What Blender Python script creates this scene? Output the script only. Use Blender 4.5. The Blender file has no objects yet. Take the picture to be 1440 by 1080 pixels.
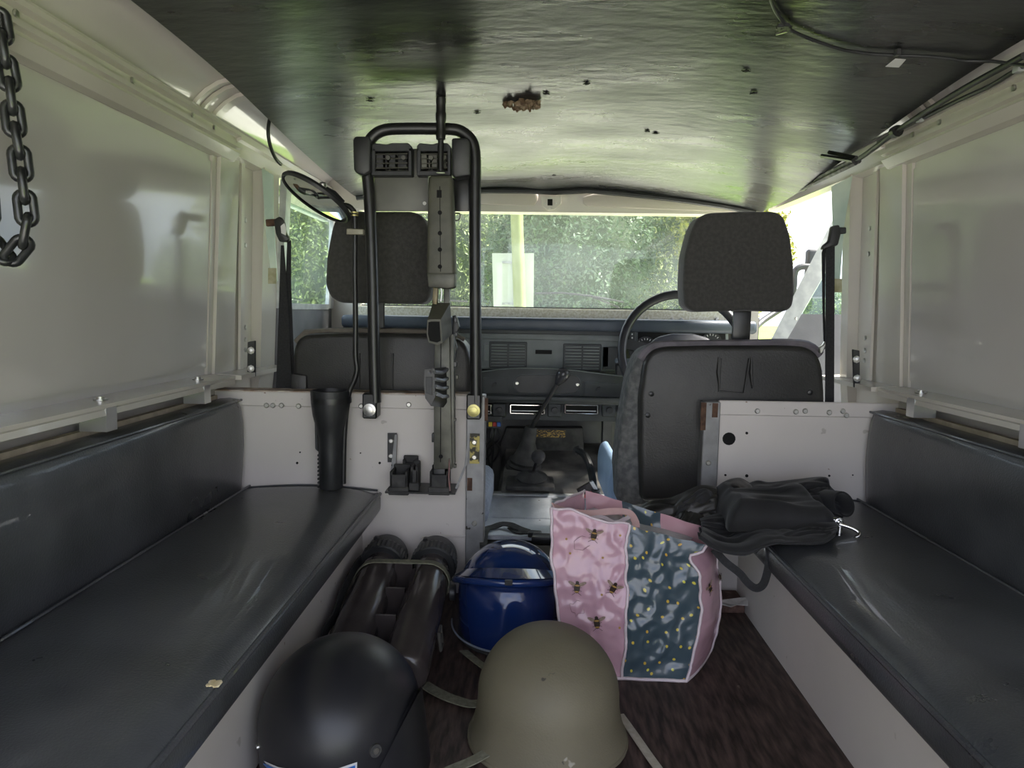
import bpy, bmesh, math, random
from mathutils import Vector, Matrix, noise

# ------------------------------------------------------------------ camera
F = 1040.0                                    # focal length in pixels of a 1440x1080 frame
CAMLOC = Vector((0.0, 0.0, 0.654))
_yc = Vector(((748 - 720) / F, (540 - 436) / F, -1)).normalized()      # world +Y seen by the camera
_xr = Vector((math.cos(0.016), -math.sin(0.016), 0))
_xc = (_xr - _yc * _xr.dot(_yc)).normalized()
_zc = _xc.cross(_yc).normalized()
RM = Matrix((_xc, _yc, _zc))                  # camera space -> world

def U(px, py, x=None, y=None, z=None):
    """pixel -> point on the plane x=, y= or z="""
    d = RM @ Vector(((px - 720) / F, (540 - py) / F, -1))
    if y is not None: t = y / d.y
    elif x is not None: t = x / d.x
    else: t = (z - CAMLOC.z) / d.z
    return CAMLOC + d * t

scn = bpy.context.scene
COL = scn.collection
cd = bpy.data.cameras.new('camera'); cam = bpy.data.objects.new('camera', cd); COL.objects.link(cam)
cd.sensor_width = 36; cd.lens = 36 * F / 1440; cd.clip_start = 0.01; cd.clip_end = 300
cam.matrix_world = Matrix.Translation(CAMLOC) @ RM.to_4x4()
scn.camera = cam

# ------------------------------------------------------------------ sky, sun, exposure
W = bpy.data.worlds.new('sky'); scn.world = W; W.use_nodes = True
nt = W.node_tree; nt.nodes.clear()
wo = nt.nodes.new('ShaderNodeOutputWorld'); bg = nt.nodes.new('ShaderNodeBackground')
tc = nt.nodes.new('ShaderNodeTexCoord'); mp = nt.nodes.new('ShaderNodeMapping'); mp.inputs['Scale'].default_value = (1, 1, 2.5)
nz = nt.nodes.new('ShaderNodeTexNoise'); nz.inputs['Scale'].default_value = 2.2; nz.inputs['Detail'].default_value = 6
rp = nt.nodes.new('ShaderNodeValToRGB')
rp.color_ramp.elements[0].position = 0.36; rp.color_ramp.elements[0].color = (0.52, 0.62, 0.86, 1)
rp.color_ramp.elements[1].position = 0.60; rp.color_ramp.elements[1].color = (0.95, 0.95, 1.0, 1)
nt.links.new(tc.outputs['Generated'], mp.inputs[0]); nt.links.new(mp.outputs[0], nz.inputs['Vector'])
nt.links.new(nz.outputs['Fac'], rp.inputs[0]); nt.links.new(rp.outputs[0], bg.inputs['Color']); nt.links.new(bg.outputs[0], wo.inputs['Surface'])
bg.inputs['Strength'].default_value = 0.52
sl = bpy.data.lights.new('sun', 'SUN'); sl.energy = 5.2; sl.angle = math.radians(12); sl.color = (1, 0.95, 0.86)
sun = bpy.data.objects.new('sun', sl); COL.objects.link(sun)
sun.rotation_euler = (math.radians(38), 0, math.radians(100))
scn.view_settings.view_transform = 'Standard'; scn.view_settings.look = 'None'
scn.view_settings.gamma = 1; scn.view_settings.use_curve_mapping = False
scn.view_settings.exposure = 2.62

# ------------------------------------------------------------------ materials
MATS = {}
def mat(name, c1, c2=None, rough=0.5, metal=0.0, nscale=8.0, lo=0.4, hi=0.65, bump=0.0, bscale=200.0, bdetail=3, stretch=None,
        rvar=0.0, coat=0.0, spec=0.5, specks=None, sheen=0.0, bdist=0.002):
    """principled material: two colours mixed by noise, roughness variation, noise bump, optional specks (colour, scale, threshold)"""
    if name in MATS: return MATS[name]
    m = bpy.data.materials.new(name); m.use_nodes = True
    t = m.node_tree; b = t.nodes['Principled BSDF']; L = t.links.new
    tc = t.nodes.new('ShaderNodeTexCoord'); src = tc.outputs['Object']
    if stretch:
        mp = t.nodes.new('ShaderNodeMapping'); mp.inputs['Scale'].default_value = stretch; L(src, mp.inputs[0]); src = mp.outputs[0]
    b.inputs['Roughness'].default_value = rough; b.inputs['Metallic'].default_value = metal
    b.inputs['Specular IOR Level'].default_value = spec
    b.inputs['Coat Weight'].default_value = coat
    b.inputs['Sheen Weight'].default_value = sheen
    col = None
    if c2 or rvar:
        n = t.nodes.new('ShaderNodeTexNoise'); n.inputs['Scale'].default_value = nscale; n.inputs['Detail'].default_value = 5; L(src, n.inputs['Vector'])
        if c2:
            r = t.nodes.new('ShaderNodeValToRGB'); r.color_ramp.elements[0].position = lo; r.color_ramp.elements[1].position = hi
            r.color_ramp.elements[0].color = (*c1, 1); r.color_ramp.elements[1].color = (*c2, 1)
            L(n.outputs['Fac'], r.inputs[0]); col = r.outputs[0]
        if rvar:
            q = t.nodes.new('ShaderNodeMapRange'); q.inputs['From Min'].default_value = .3; q.inputs['From Max'].default_value = .7
            q.inputs['To Min'].default_value = max(0.02, rough - rvar); q.inputs['To Max'].default_value = rough + rvar
            L(n.outputs['Fac'], q.inputs['Value']); L(q.outputs[0], b.inputs['Roughness'])
    if specks:
        for (sc, ss, th) in specks:
            n2 = t.nodes.new('ShaderNodeTexNoise'); n2.inputs['Scale'].default_value = ss; n2.inputs['Detail'].default_value = 3; L(tc.outputs['Object'], n2.inputs['Vector'])
            r2 = t.nodes.new('ShaderNodeValToRGB'); r2.color_ramp.elements[0].position = th; r2.color_ramp.elements[1].position = th + .02
            r2.color_ramp.elements[0].color = (0, 0, 0, 1); r2.color_ramp.elements[1].color = (1, 1, 1, 1); L(n2.outputs['Fac'], r2.inputs[0])
            mx = t.nodes.new('ShaderNodeMix'); mx.data_type = 'RGBA'; L(r2.outputs[0], mx.inputs[0])
            if col: L(col, mx.inputs[6])
            else: mx.inputs[6].default_value = (*c1, 1)
            mx.inputs[7].default_value = (*sc, 1); col = mx.outputs[2]
    if col: L(col, b.inputs['Base Color'])
    else: b.inputs['Base Color'].default_value = (*c1, 1)
    if bump:
        n3 = t.nodes.new('ShaderNodeTexNoise'); n3.inputs['Scale'].default_value = bscale; n3.inputs['Detail'].default_value = bdetail; L(src, n3.inputs['Vector'])
        bp = t.nodes.new('ShaderNodeBump'); bp.inputs['Strength'].default_value = bump; bp.inputs['Distance'].default_value = bdist
        L(n3.outputs['Fac'], bp.inputs['Height']); L(bp.outputs[0], b.inputs['Normal'])
    MATS[name] = m
    return m

def glassmat(name, tint=(1, 1, 1), gloss_rough=0.02, dust=0.0, dustcol=(.8, .82, .8), ior=1.45, dscale=6.0):
    """thin pane: transparent + fresnel gloss + a thin film of dust"""
    m = bpy.data.materials.new(name); m.use_nodes = True; t = m.node_tree; t.nodes.clear(); L = t.links.new
    o = t.nodes.new('ShaderNodeOutputMaterial'); tr = t.nodes.new('ShaderNodeBsdfTransparent'); tr.inputs[0].default_value = (*tint, 1)
    gl = t.nodes.new('ShaderNodeBsdfGlossy'); gl.inputs['Roughness'].default_value = gloss_rough
    lw = t.nodes.new('ShaderNodeLayerWeight'); lw.inputs['Blend'].default_value = .5
    pw = t.nodes.new('ShaderNodeMath'); pw.operation = 'POWER'; pw.inputs[1].default_value = 5; L(lw.outputs['Facing'], pw.inputs[0])
    fr = t.nodes.new('ShaderNodeMath'); fr.operation = 'MULTIPLY_ADD'; r0 = ((ior - 1) / (ior + 1)) ** 2; fr.inputs[1].default_value = 1 - r0; fr.inputs[2].default_value = r0; L(pw.outputs[0], fr.inputs[0])
    mx = t.nodes.new('ShaderNodeMixShader'); L(fr.outputs[0], mx.inputs[0]); L(tr.outputs[0], mx.inputs[1]); L(gl.outputs[0], mx.inputs[2])
    out = mx.outputs[0]
    if dust:
        df = t.nodes.new('ShaderNodeBsdfTranslucent'); df.inputs[0].default_value = (*dustcol, 1)
        tc = t.nodes.new('ShaderNodeTexCoord'); n = t.nodes.new('ShaderNodeTexNoise'); n.inputs['Scale'].default_value = dscale; n.inputs['Detail'].default_value = 6
        L(tc.outputs['Object'], n.inputs['Vector'])
        q = t.nodes.new('ShaderNodeMapRange'); q.inputs['From Min'].default_value = .35; q.inputs['From Max'].default_value = .75
        q.inputs['To Min'].default_value = dust * .35; q.inputs['To Max'].default_value = dust * 2; L(n.outputs['Fac'], q.inputs['Value'])
        m2 = t.nodes.new('ShaderNodeMixShader'); L(q.outputs[0], m2.inputs[0]); L(out, m2.inputs[1]); L(df.outputs[0], m2.inputs[2]); out = m2.outputs[0]
    L(out, o.inputs[0]); MATS[name] = m
    return m

PAINT = mat('cream_paint', (.60, .56, .495), (.66, .62, .55), rough=.22, rvar=.05, nscale=3, coat=.3)
WALLP = mat('grey_white_paint', (.585, .555, .52), (.635, .605, .57), rough=.16, rvar=.04, nscale=2.5, coat=.4)
BULK = mat('worn_white_paint', (.66, .615, .58), (.71, .665, .63), rough=.45, nscale=4, specks=[((.32, .22, .16), 60, .74), ((.5, .46, .42), 22, .72)])
ALU = mat('aluminium_trim', (.62, .62, .62), (.72, .72, .71), rough=.3, metal=.8, nscale=12)
CHECK = mat('tread_plate', (.62, .66, .72), (.78, .82, .88), rough=.42, metal=.55, nscale=25, bump=.6, bscale=260, stretch=(1, .5, 1), specks=[((.12, .11, .10), 45, .75)])
VINYL = mat('black_vinyl', (.050, .053, .0575), (.085, .089, .096), rough=.32, rvar=.06, nscale=7, coat=.25, bump=.35, bscale=330, bdetail=4, specks=[((.16, .14, .11), 28, .775)])
VINYL2 = mat('seat_vinyl', (.024, .0235, .022), (.038, .037, .034), rough=.42, nscale=9, bump=.3, bscale=300)
FABRIC = mat('grey_seat_fabric', (.042, .041, .037), (.060, .058, .052), rough=.85, nscale=120, bump=.4, bscale=500, sheen=.3)
SIDEFAB = mat('grey_worn_fabric', (.10, .105, .105), (.19, .19, .185), rough=.9, nscale=60, bump=.4, bscale=400)
CEIL = mat('black_headlining', (.014, .015, .016), (.045, .047, .048), rough=.31, rvar=.10, nscale=4, bump=.35, bscale=18, bdetail=8, stretch=(1, 2.2, 1), bdist=.004,
           specks=[((.09, .08, .07), 14, .74)])
FLOORM = mat('dark_plywood', (.026, .017, .014), (.13, .085, .070), rough=.55, nscale=34, lo=.38, hi=.72, stretch=(3.2, .5, 1), bump=.5, bscale=60, specks=[((.20, .17, .15), 30, .73)])
STEEL = mat('galvanised_rusty_steel', (.24, .24, .24), (.34, .34, .34), rough=.5, metal=.4, nscale=20, specks=[((.13, .065, .04), 18, .66), ((.05, .045, .04), 60, .70)])
RUST = mat('rust', (.075, .042, .028), (.15, .085, .055), rough=.9, nscale=50, bump=.6, bscale=150)
BLACKM = mat('black_metal', (.013, .013, .013), (.022, .022, .021), rough=.32, nscale=30)
BLACKP = mat('black_plastic', (.020, .021, .022), (.032, .033, .034), rough=.42, nscale=20, bump=.15, bscale=600)
RUBBER = mat('black_rubber', (.026, .026, .026), (.062, .060, .058), rough=.7, nscale=30, bump=.3, bscale=90)
DASH = mat('dash_plastic', (.040, .045, .047), (.058, .064, .066), rough=.5, nscale=14, bump=.3, bscale=500)
DASHL = mat('dash_grey_plastic', (.15, .17, .17), (.19, .21, .21), rough=.5, nscale=14, bump=.2, bscale=500)
DASHTOP = mat('dash_top_pad', (.055, .070, .092), (.075, .092, .115), rough=.42, nscale=10, bump=.3, bscale=400)
CHROME = mat('chrome', (.75, .75, .74), rough=.12, metal=1)
ZINC = mat('zinc_bolt', (.55, .54, .50), rough=.3, metal=.9)
BRASS = mat('yellow_zinc', (.62, .56, .22), rough=.35, metal=.6)
DARK = mat('dark_void', (.006, .006, .006), rough=.9)
OLIVE = mat('olive_polymer', (.075, .075, .055), (.105, .102, .076), rough=.5, nscale=25, bump=.1, bscale=300)
OLIVEG = mat('olive_steel', (.085, .085, .070), (.13, .128, .105), rough=.42, metal=.3, nscale=30)
DOORC = mat('grey_door_card', (.17, .17, .18), (.21, .21, .22), rough=.6, nscale=10, bump=.2, bscale=300)
GALV = mat('pale_galvanised', (.50, .52, .52), (.66, .68, .66), rough=.4, metal=.4, nscale=30)
GREENISH = mat('plated_gusset', (.42, .52, .44), (.58, .66, .54), rough=.35, metal=.6, nscale=10)

# ------------------------------------------------------------------ mesh helpers
ORG = {}
class MB:
    def __init__(s): s.v = []; s.f = []
    def add(s, vs, fs):
        o = len(s.v); s.v += [Vector(p) for p in vs]; s.f += [[i + o for i in q] for q in fs]; return s
    def bm(s, b, M=None):
        b.verts.index_update()
        s.add([(M @ v.co if M else v.co.copy()) for v in b.verts], [[v.index for v in f.verts] for f in b.faces]); b.free(); return s
    def box(s, x0, x1, y0, y1, z0, z1, r=0, seg=2, M=None):
        b = bmesh.new(); bmesh.ops.create_cube(b, size=1)
        for v in b.verts:
            v.co = Vector((x0 + (v.co.x + .5) * (x1 - x0), y0 + (v.co.y + .5) * (y1 - y0), z0 + (v.co.z + .5) * (z1 - z0)))
        if r: bmesh.ops.bevel(b, geom=list(b.edges), offset=r, segments=seg, profile=.5, affect='EDGES')
        return s.bm(b, M)
    def cbox(s, c, size, r=0, seg=2, rot=None):
        h = Vector(size) / 2; M = Matrix.Translation(Vector(c))
        if rot is not None: M = M @ rot.to_4x4()
        return s.box(-h.x, h.x, -h.y, h.y, -h.z, h.z, r, seg, M)
    def prism(s, pts, vec, r=0, seg=2):
        """closed polygon pts swept along vec"""
        n = len(pts); vec = Vector(vec)
        if r:
            b = bmesh.new(); a = [b.verts.new(p) for p in pts]; c = [b.verts.new(Vector(p) + vec) for p in pts]
            b.faces.new(a[::-1]); b.faces.new(c)
            for i in range(n): b.faces.new((a[i], a[(i + 1) % n], c[(i + 1) % n], c[i]))
            bmesh.ops.recalc_face_normals(b, faces=list(b.faces))
            bmesh.ops.bevel(b, geom=list(b.edges), offset=r, segments=seg, profile=.5, affect='EDGES', clamp_overlap=True)
            return s.bm(b)
        vs = [Vector(p) for p in pts] + [Vector(p) + vec for p in pts]
        fs = [list(range(n))[::-1], list(range(n, 2 * n))] + [[i, (i + 1) % n, n + (i + 1) % n, n + i] for i in range(n)]
        return s.add(vs, fs)
    def tube(s, path, r, n=10, closed=False, flat=1.0, up=None):
        """round (or flattened) tube along a path; r a number or a list"""
        P = [Vector(p) for p in path]; m = len(P); R = r if isinstance(r, (list, tuple)) else [r] * m
        vs = []; fs = []; prev = None
        for i in range(m):
            if closed: d = (P[(i + 1) % m] - P[i - 1])
            else: d = P[min(i + 1, m - 1)] - P[max(i - 1, 0)]
            d = d.normalized()
            if up is not None: a = Vector(up)
            elif prev is None: a = Vector((0, 0, 1)) if abs(d.z) < .9 else Vector((0, 1, 0))
            else: a = prev
            a = (a - d * a.dot(d)).normalized(); prev = a; bb = d.cross(a)
            for k in range(n):
                t = 2 * math.pi * k / n
                vs.append(P[i] + (a * math.sin(t) * flat + bb * math.cos(t)) * R[i])
        for i in range(m if closed else m - 1):
            j = (i + 1) % m
            for k in range(n): fs.append([i * n + k, i * n + (k + 1) % n, j * n + (k + 1) % n, j * n + k])
        if not closed: fs.append(list(range(n))[::-1]); fs.append([(m - 1) * n + k for k in range(n)])
        return s.add(vs, fs)
    def ribbon(s, path, w, t, up):
        """strap: rectangle w x t along a path, up = direction across its face (list or one vector)"""
        P = [Vector(p) for p in path]; m = len(P); vs = []; fs = []
        for i in range(m):
            d = (P[min(i + 1, m - 1)] - P[max(i - 1, 0)]).normalized()
            a = Vector(up[i] if isinstance(up, list) else up); a = (a - d * a.dot(d)).normalized(); b = d.cross(a)
            ww = w[i] if isinstance(w, list) else w
            for (p, q) in ((-1, -1), (1, -1), (1, 1), (-1, 1)): vs.append(P[i] + b * ww / 2 * p + a * t / 2 * q)
        for i in range(m - 1):
            for k in range(4): fs.append([i * 4 + k, i * 4 + (k + 1) % 4, i * 4 + 4 + (k + 1) % 4, i * 4 + 4 + k])
        fs.append([3, 2, 1, 0]); e = (m - 1) * 4; fs.append([e, e + 1, e + 2, e + 3])
        return s.add(vs, fs)
    def lathe(s, prof, org, axis=(0, 0, 1), n=24, caps=True, sx=1.0, sy=1.0):
        """prof = [(radius, height)] turned about axis at org"""
        a = Vector(axis).normalized(); u = a.orthogonal().normalized()
        if abs(a.z) > .99: u = Vector((1, 0, 0))
        w = a.cross(u); o = Vector(org); vs = []; fs = []
        for (r, h) in prof:
            for k in range(n):
                t = 2 * math.pi * k / n
                vs.append(o + a * h + (u * math.cos(t) * sx + w * math.sin(t) * sy) * r)
        for i in range(len(prof) - 1):
            for k in range(n): fs.append([i * n + k, i * n + (k + 1) % n, (i + 1) * n + (k + 1) % n, (i + 1) * n + k])
        if caps: fs.append(list(range(n))[::-1]); fs.append([(len(prof) - 1) * n + k for k in range(n)])
        return s.add(vs, fs)
    def grid(s, fn, nu, nv):
        vs = [fn(i / nu, j / nv) for j in range(nv + 1) for i in range(nu + 1)]
        fs = [[j * (nu + 1) + i, j * (nu + 1) + i + 1, (j + 1) * (nu + 1) + i + 1, (j + 1) * (nu + 1) + i] for j in range(nv) for i in range(nu)]
        return s.add(vs, fs)
    def build(s, name, m, parent=None, smooth=35, recalc=True, org=None):
        me = bpy.data.meshes.new(name)
        if parent is not None: o0 = ORG[parent.name]
        elif org is not None: o0 = Vector(org)
        else:
            xs = [p.x for p in s.v]; ys = [p.y for p in s.v]; zs = [p.z for p in s.v]
            o0 = Vector(((min(xs) + max(xs)) / 2, (min(ys) + max(ys)) / 2, min(zs)))
        me.from_pydata([p - o0 for p in s.v], [], s.f)
        if recalc:
            b = bmesh.new(); b.from_mesh(me); bmesh.ops.recalc_face_normals(b, faces=list(b.faces)); b.to_mesh(me); b.free()
        me.materials.append(m)
        if smooth:
            for p in me.polygons: p.use_smooth = True
            me.set_sharp_from_angle(angle=math.radians(smooth))
        ob = bpy.data.objects.new(name, me); COL.objects.link(ob)
        if parent is not None: ob.parent = parent
        else: ob.location = o0
        ORG[ob.name] = o0
        return ob

def tag(o, label=None, cat=None, group=None, kind=None):
    if label: o['label'] = label
    if cat: o['category'] = cat
    if group: o['group'] = group
    if kind: o['kind'] = kind
    return o
def thing(name, label, cat, loc, group=None, kind=None):
    o = bpy.data.objects.new(name, None); COL.objects.link(o); o.location = loc; o.empty_display_size = .05
    ORG[o.name] = Vector(loc); return tag(o, label, cat, group, kind)
def struct(o, label, cat): return tag(o, label, cat, None, 'structure')
def inst(name, mesh, parent, loc, rot=None):
    """another object with the same mesh, loc in world metres"""
    o = bpy.data.objects.new(name, mesh); COL.objects.link(o)
    M = Matrix.Translation(Vector(loc) - (ORG[parent.name] if parent else Vector()))
    if rot is not None: M = M @ rot.to_4x4()
    o.parent = parent; o.matrix_local = M; ORG[o.name] = Vector(loc)
    return o
def protomesh(mb, m, smooth=35):
    o = mb.build('proto', m, org=(0, 0, 0), smooth=smooth); me = o.data; bpy.data.objects.remove(o); return me
def smoothpath(pts, k=6, closed=False):
    """Catmull-Rom through points"""
    P = [Vector(p) for p in pts]; out = []; n = len(P)
    for i in range(n if closed else n - 1):
        if closed: a, b, c, d = P[i - 1], P[i], P[(i + 1) % n], P[(i + 2) % n]
        else: a, b, c, d = P[max(i - 1, 0)], P[i], P[i + 1], P[min(i + 2, n - 1)]
        for j in range(k):
            t = j / k
            out.append(.5 * ((2 * b) + (c - a) * t + (2 * a - 5 * b + 4 * c - d) * t * t + (3 * b - a - 3 * c + d) * t ** 3))
    if not closed: out.append(P[-1])
    return out
def sstep(a, b, x):
    t = max(0, min(1, (x - a) / (b - a))); return t * t * (3 - 2 * t)
def screwmesh(r=.006, h=.003):
    return protomesh(MB().lathe([(r, 0), (r, h * .5), (r * .7, h), (.0001, h)], (0, 0, 0), (0, 0, 1), 10), ZINC)
SCREW = screwmesh()
ROT_MY = Matrix.Rotation(math.radians(90), 3, 'X')       # local +z -> world -y
CX = .05; YB = 1.65; Y0 = -.14
# ================================================================== THE SETTING
def hx(s, hw): return CX + s * hw
# ---- floor
fl = MB().box(hx(-1, .44), hx(1, .44), Y0, YB, -.02, 0).build('floor', FLOORM, smooth=0, org=(0, 0, 0))
struct(fl, 'dark brown worn plywood floor between the benches', 'floor')
# ---- ceiling (sagging black headlining)
def ceil_z(x, y):
    u = (x - CX) / .63
    t = sstep(1.1, 2.45, y)
    z = 1.108 - (.030 if u > 0 else .02) * u * u - .058 * t - .030 * t * u * u * (1 if u > 0 else .5)
    return z + .006 * noise.noise(Vector((x * 3, y * 2.2, 0))) - .012 * math.exp(-((x - .03) / .07) ** 2 - ((y - 2.44) / .05) ** 2)
cm = MB()
NXc, NYc = 48, 72
cm.grid(lambda a, b: Vector((-.585 + a * 1.32, Y0 + b * (2.46 - Y0), ceil_z(-.585 + a * 1.32, Y0 + b * (2.46 - Y0)))), NXc, NYc)
cm.grid(lambda a, b: Vector((-.585 + a * 1.32, Y0 + b * (2.46 - Y0), 1.16)), 1, 1)
ce = cm.build('ceiling', CEIL, org=(0, 0, 0), recalc=False)
struct(ce, 'sagging black headlining panel of the vehicle roof', 'ceiling')
# rolled front edge of the lining
lip = MB()
for (xa, xb) in ((-.58, .715),):
    lip.tube([(xa + (xb - xa) * i / 12, 2.452, ceil_z(xa + (xb - xa) * i / 12, 2.45) - .004 - .004 * math.sin(math.pi * i / 12)) for i in range(13)], .010, 8)
lip.build('lining_edge', BLACKP, ce)
# torn fibre lump on the lining, stars of screw holes
tp = MB(); random.seed(4)
c0 = U(735, 142, z=1.09)
for i in range(46):
    a = random.uniform(0, 6.28); r = random.uniform(0, .036); p = c0 + Vector((math.cos(a) * r * 1.15, math.sin(a) * r, 0)); p.z = ceil_z(p.x, p.y) - random.uniform(.000, .010)
    s_ = random.uniform(.004, .010); b = bmesh.new(); bmesh.ops.create_icosphere(b, subdivisions=1, radius=s_)
    for v in b.verts: v.co = v.co * random.uniform(.6, 1.35)
    tp.bm(b, Matrix.Translation(p))
tp.tube([c0 + Vector((.01, 0, -.004)), c0 + Vector((.014, -.012, -.014)), c0 + Vector((.016, -.014, -.026))], [.006, .005, .002], 6)
TORN = mat('torn_fibre', (.10, .062, .035), (.30, .225, .145), rough=.95, nscale=60, bump=.8, bscale=200)
tag(tp.build('torn_lining', TORN, ce, smooth=0), 'brown torn fibre lump')
star = MB()
for k in range(3): star.cbox((0, 0, 0), (.018 - .003 * k, .002, .001), rot=Matrix.Rotation(k * 1.1, 3, 'Z'))
star.lathe([(.004, -.001), (.003, .001)], (0, 0, 0), (0, 0, 1), 8)
STAR = protomesh(star, DARK, 0)
for (px, py) in ((521, 141), (671, 158), (825, 117), (768, 131), (910, 184), (922, 187), (1030, 190), (1037, 187), (779, 246), (1060, 130), (1068, 187), (1049, 99)):
    p = U(px, py, z=1.07); p = U(px, py, z=ceil_z(p.x, p.y)); p = U(px, py, z=ceil_z(p.x, p.y))
    inst('screw_hole', STAR, ce, (p.x, p.y, p.z - .001), Matrix.Rotation(random.uniform(0, 3), 3, 'Z'))

# ---- side walls, rails, roof sides, sills, wheel boxes
SIDE = {-1: 'left', 1: 'right'}
near = {-1: 'with a hanging chain', 1: 'beside the driver seat'}
def ysweep(mb, prof, s, y0, y1):
    pts = [Vector((hx(s, h), y0, z)) for (h, z) in prof]
    return mb.prism(pts, (0, y1 - y0, 0))
nscrew = 0
for s in (-1, 1):
    sd = SIDE[s]
    w = ysweep(MB(), [(.750, .995), (.775, .49), (.79, .49), (.79, -.02), (.80, -.02), (.80, .50), (.765, .995)], s, Y0, 1.66).build('wall_' + sd, WALLP, smooth=0)
    struct(w, {-1: 'glossy off-white side wall with chain hanging in front', 1: 'glossy off-white side wall behind the jacket bench'}[s], 'wall')
    ysweep(MB(), [(.7475, .962), (.7695, .515), (.773, .515), (.752, .962)], s, Y0, 1.615).build('panel', WALLP, w, smooth=0)
    # wall panel edge strip by the column
    ysweep(MB(), [(.744, .985), (.768, .50), (.775, .50), (.752, .985)], s, 1.618, 1.640).build('edge_strip', PAINT, w, smooth=0)
    # top rail with grooves
    r = MB(); ysweep(r, [(.738, 1.047), (.716, 1.047), (.712, 1.041), (.712, 1.033), (.724, 1.030), (.724, 1.018), (.713, 1.014), (.713, 1.006), (.722, 1.003), (.722, .998), (.716, .995), (.730, .978), (.748, .975), (.765, .98), (.765, 1.047)], s, Y0, 1.70)
    ysweep(r, [(.738, 1.047), (.716, 1.047), (.712, 1.041), (.712, 1.026), (.722, 1.023), (.722, .990), (.745, .985), (.765, .99), (.765, 1.047)], s, 1.70, 2.50)
    ro = r.build('trim_%d' % (1 if s < 0 else 2), PAINT, smooth=0)
    struct(ro, {-1: 'cream grooved roof rail the chain hangs from', 1: 'cream grooved roof rail with black cable bundle above'}[s], 'rail')
    for yy in (.62, .98, 1.26, 1.48, 1.58):
        inst('screw', SCREW, ro, (hx(s, .7235), yy, 1.024), Matrix.Rotation(-s * math.pi / 2, 3, 'Y'))
    # curved roof side
    prof = [(.615, 1.104), (.65, 1.103), (.68, 1.095), (.705, 1.08), (.725, 1.062), (.736, 1.04)]
    rs = MB(); rs.grid(lambda a, b: Vector((hx(s, prof[int(round(a * 5))][0]), Y0 + b * (2.50 - Y0), prof[int(round(a * 5))][1])), 5, 1)
    rs.grid(lambda a, b: Vector((hx(s, .615 + a * .19), Y0 + b * (2.50 - Y0), 1.165 - .12 * a * a)), 5, 1)
    so = rs.build('trim_%d' % (3 if s < 0 else 4), mat('roof_gloss_paint', (.60, .565, .52), (.65, .615, .565), rough=.09, rvar=.03, nscale=3, coat=.5), smooth=60)
    struct(so, {-1: 'curved glossy cream roof side above the chain wall', 1: 'curved cream roof side behind the black cables'}[s], 'roof side')
    for yy, wd in ((1.50, .012), (1.535, .010), (1.60, .030)):
        rb = MB(); rb.ribbon([Vector((hx(s, h - .003), yy, z - .004)) for (h, z) in prof], wd, .008, (s, 0, 1)); rb.build('hoop_band', PAINT, so)
    # sill ledge with lip
    sm = MB(); ysweep(sm, [(.718, .487), (.716, .490), (.716, .496), (.78, .500), (.78, .494), (.722, .490), (.722, .478), (.716, .478)], s, Y0, 1.645)
    sb = sm.build('trim_%d' % (5 if s < 0 else 6), ALU if False else PAINT, smooth=0)
    struct(sb, {-1: 'pale metal sill ledge above the bench with the torch pole', 1: 'pale metal sill ledge above the jacket bench'}[s], 'sill')
    for yy in (.46, .80, 1.15, 1.50):
        MB().box(min(hx(s, .716), hx(s, .760)), max(hx(s, .716), hx(s, .760)), yy - .015, yy + .015, .452, .4895).build('bracket', ALU, sb, smooth=0)
        ow = MB().lathe([(.011, 0), (.011, .002), (.006, .002), (.006, .006), (.0001, .007)], (hx(s, .745), yy + .02, .498), (0, 0, 1), 12).build('bolt', ZINC, sb)
    # front run of the sill to the door post
    MB().prism([Vector((hx(s, h), 1.652, z)) for (h, z) in [(.705, .486), (.705, .496), (.78, .500), (.78, .486)]], (0, .30, 0)).build('front_ledge', PAINT, sb, smooth=0)
    # wheel box
    wb = MB(); ysweep(wb, [(.43, 0), (.43, .185), (.80, .185), (.80, 0)], s, Y0, YB - .001)
    wbo = wb.build('trim_%d' % (7 if s < 0 else 8), BULK, smooth=0)
    struct(wbo, {-1: 'scuffed white wheel box below the bench beside the black tubes', 1: 'white wheel box below the bench beside the gift bag'}[s], 'wheel box')

# ---- front bulkheads
def holes(parent, lst, y, r=None, m=DARK):
    for (px, py, rr) in lst:
        p = U(px, py, y=y); MB().lathe([(rr, 0), (rr, .0015)], p, (0, -1, 0), 14).build('hole', m, parent, smooth=0)
xl = U(658, 650, y=YB).x; xr = U(1007, 640, y=YB).x
bl = MB().box(hx(-1, .80), xl, YB, YB + .008, 0, .458).build('wall_front_left', BULK, smooth=0)
struct(bl, 'scratched white bulkhead panel behind the rifle', 'bulkhead')
MB().box(hx(-1, .765), xl + .002, YB - .006, YB + .002, .428, .461, .002, 1).build('flange', BULK, bl, smooth=0)
MB().box(hx(-1, .765), xl, YB - .004, YB + .05, .4605, .4635).build('rusty_edge', mat('rusty_cream', (.30, .20, .14), (.60, .54, .47), rough=.7, nscale=30), bl, smooth=0)
for (px, py) in ((375, 570), (384, 570), (396, 570), (420, 571), (508, 571), (575, 569)):
    p = U(px, py, y=YB - .006); inst('rivet', SCREW, bl, p, ROT_MY)
holes(bl, [(418, 651, .0028), (422, 636, .0018), (534, 651, .0028), (507, 637, .0016), (576, 568, .002)], YB - .0005)
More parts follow.
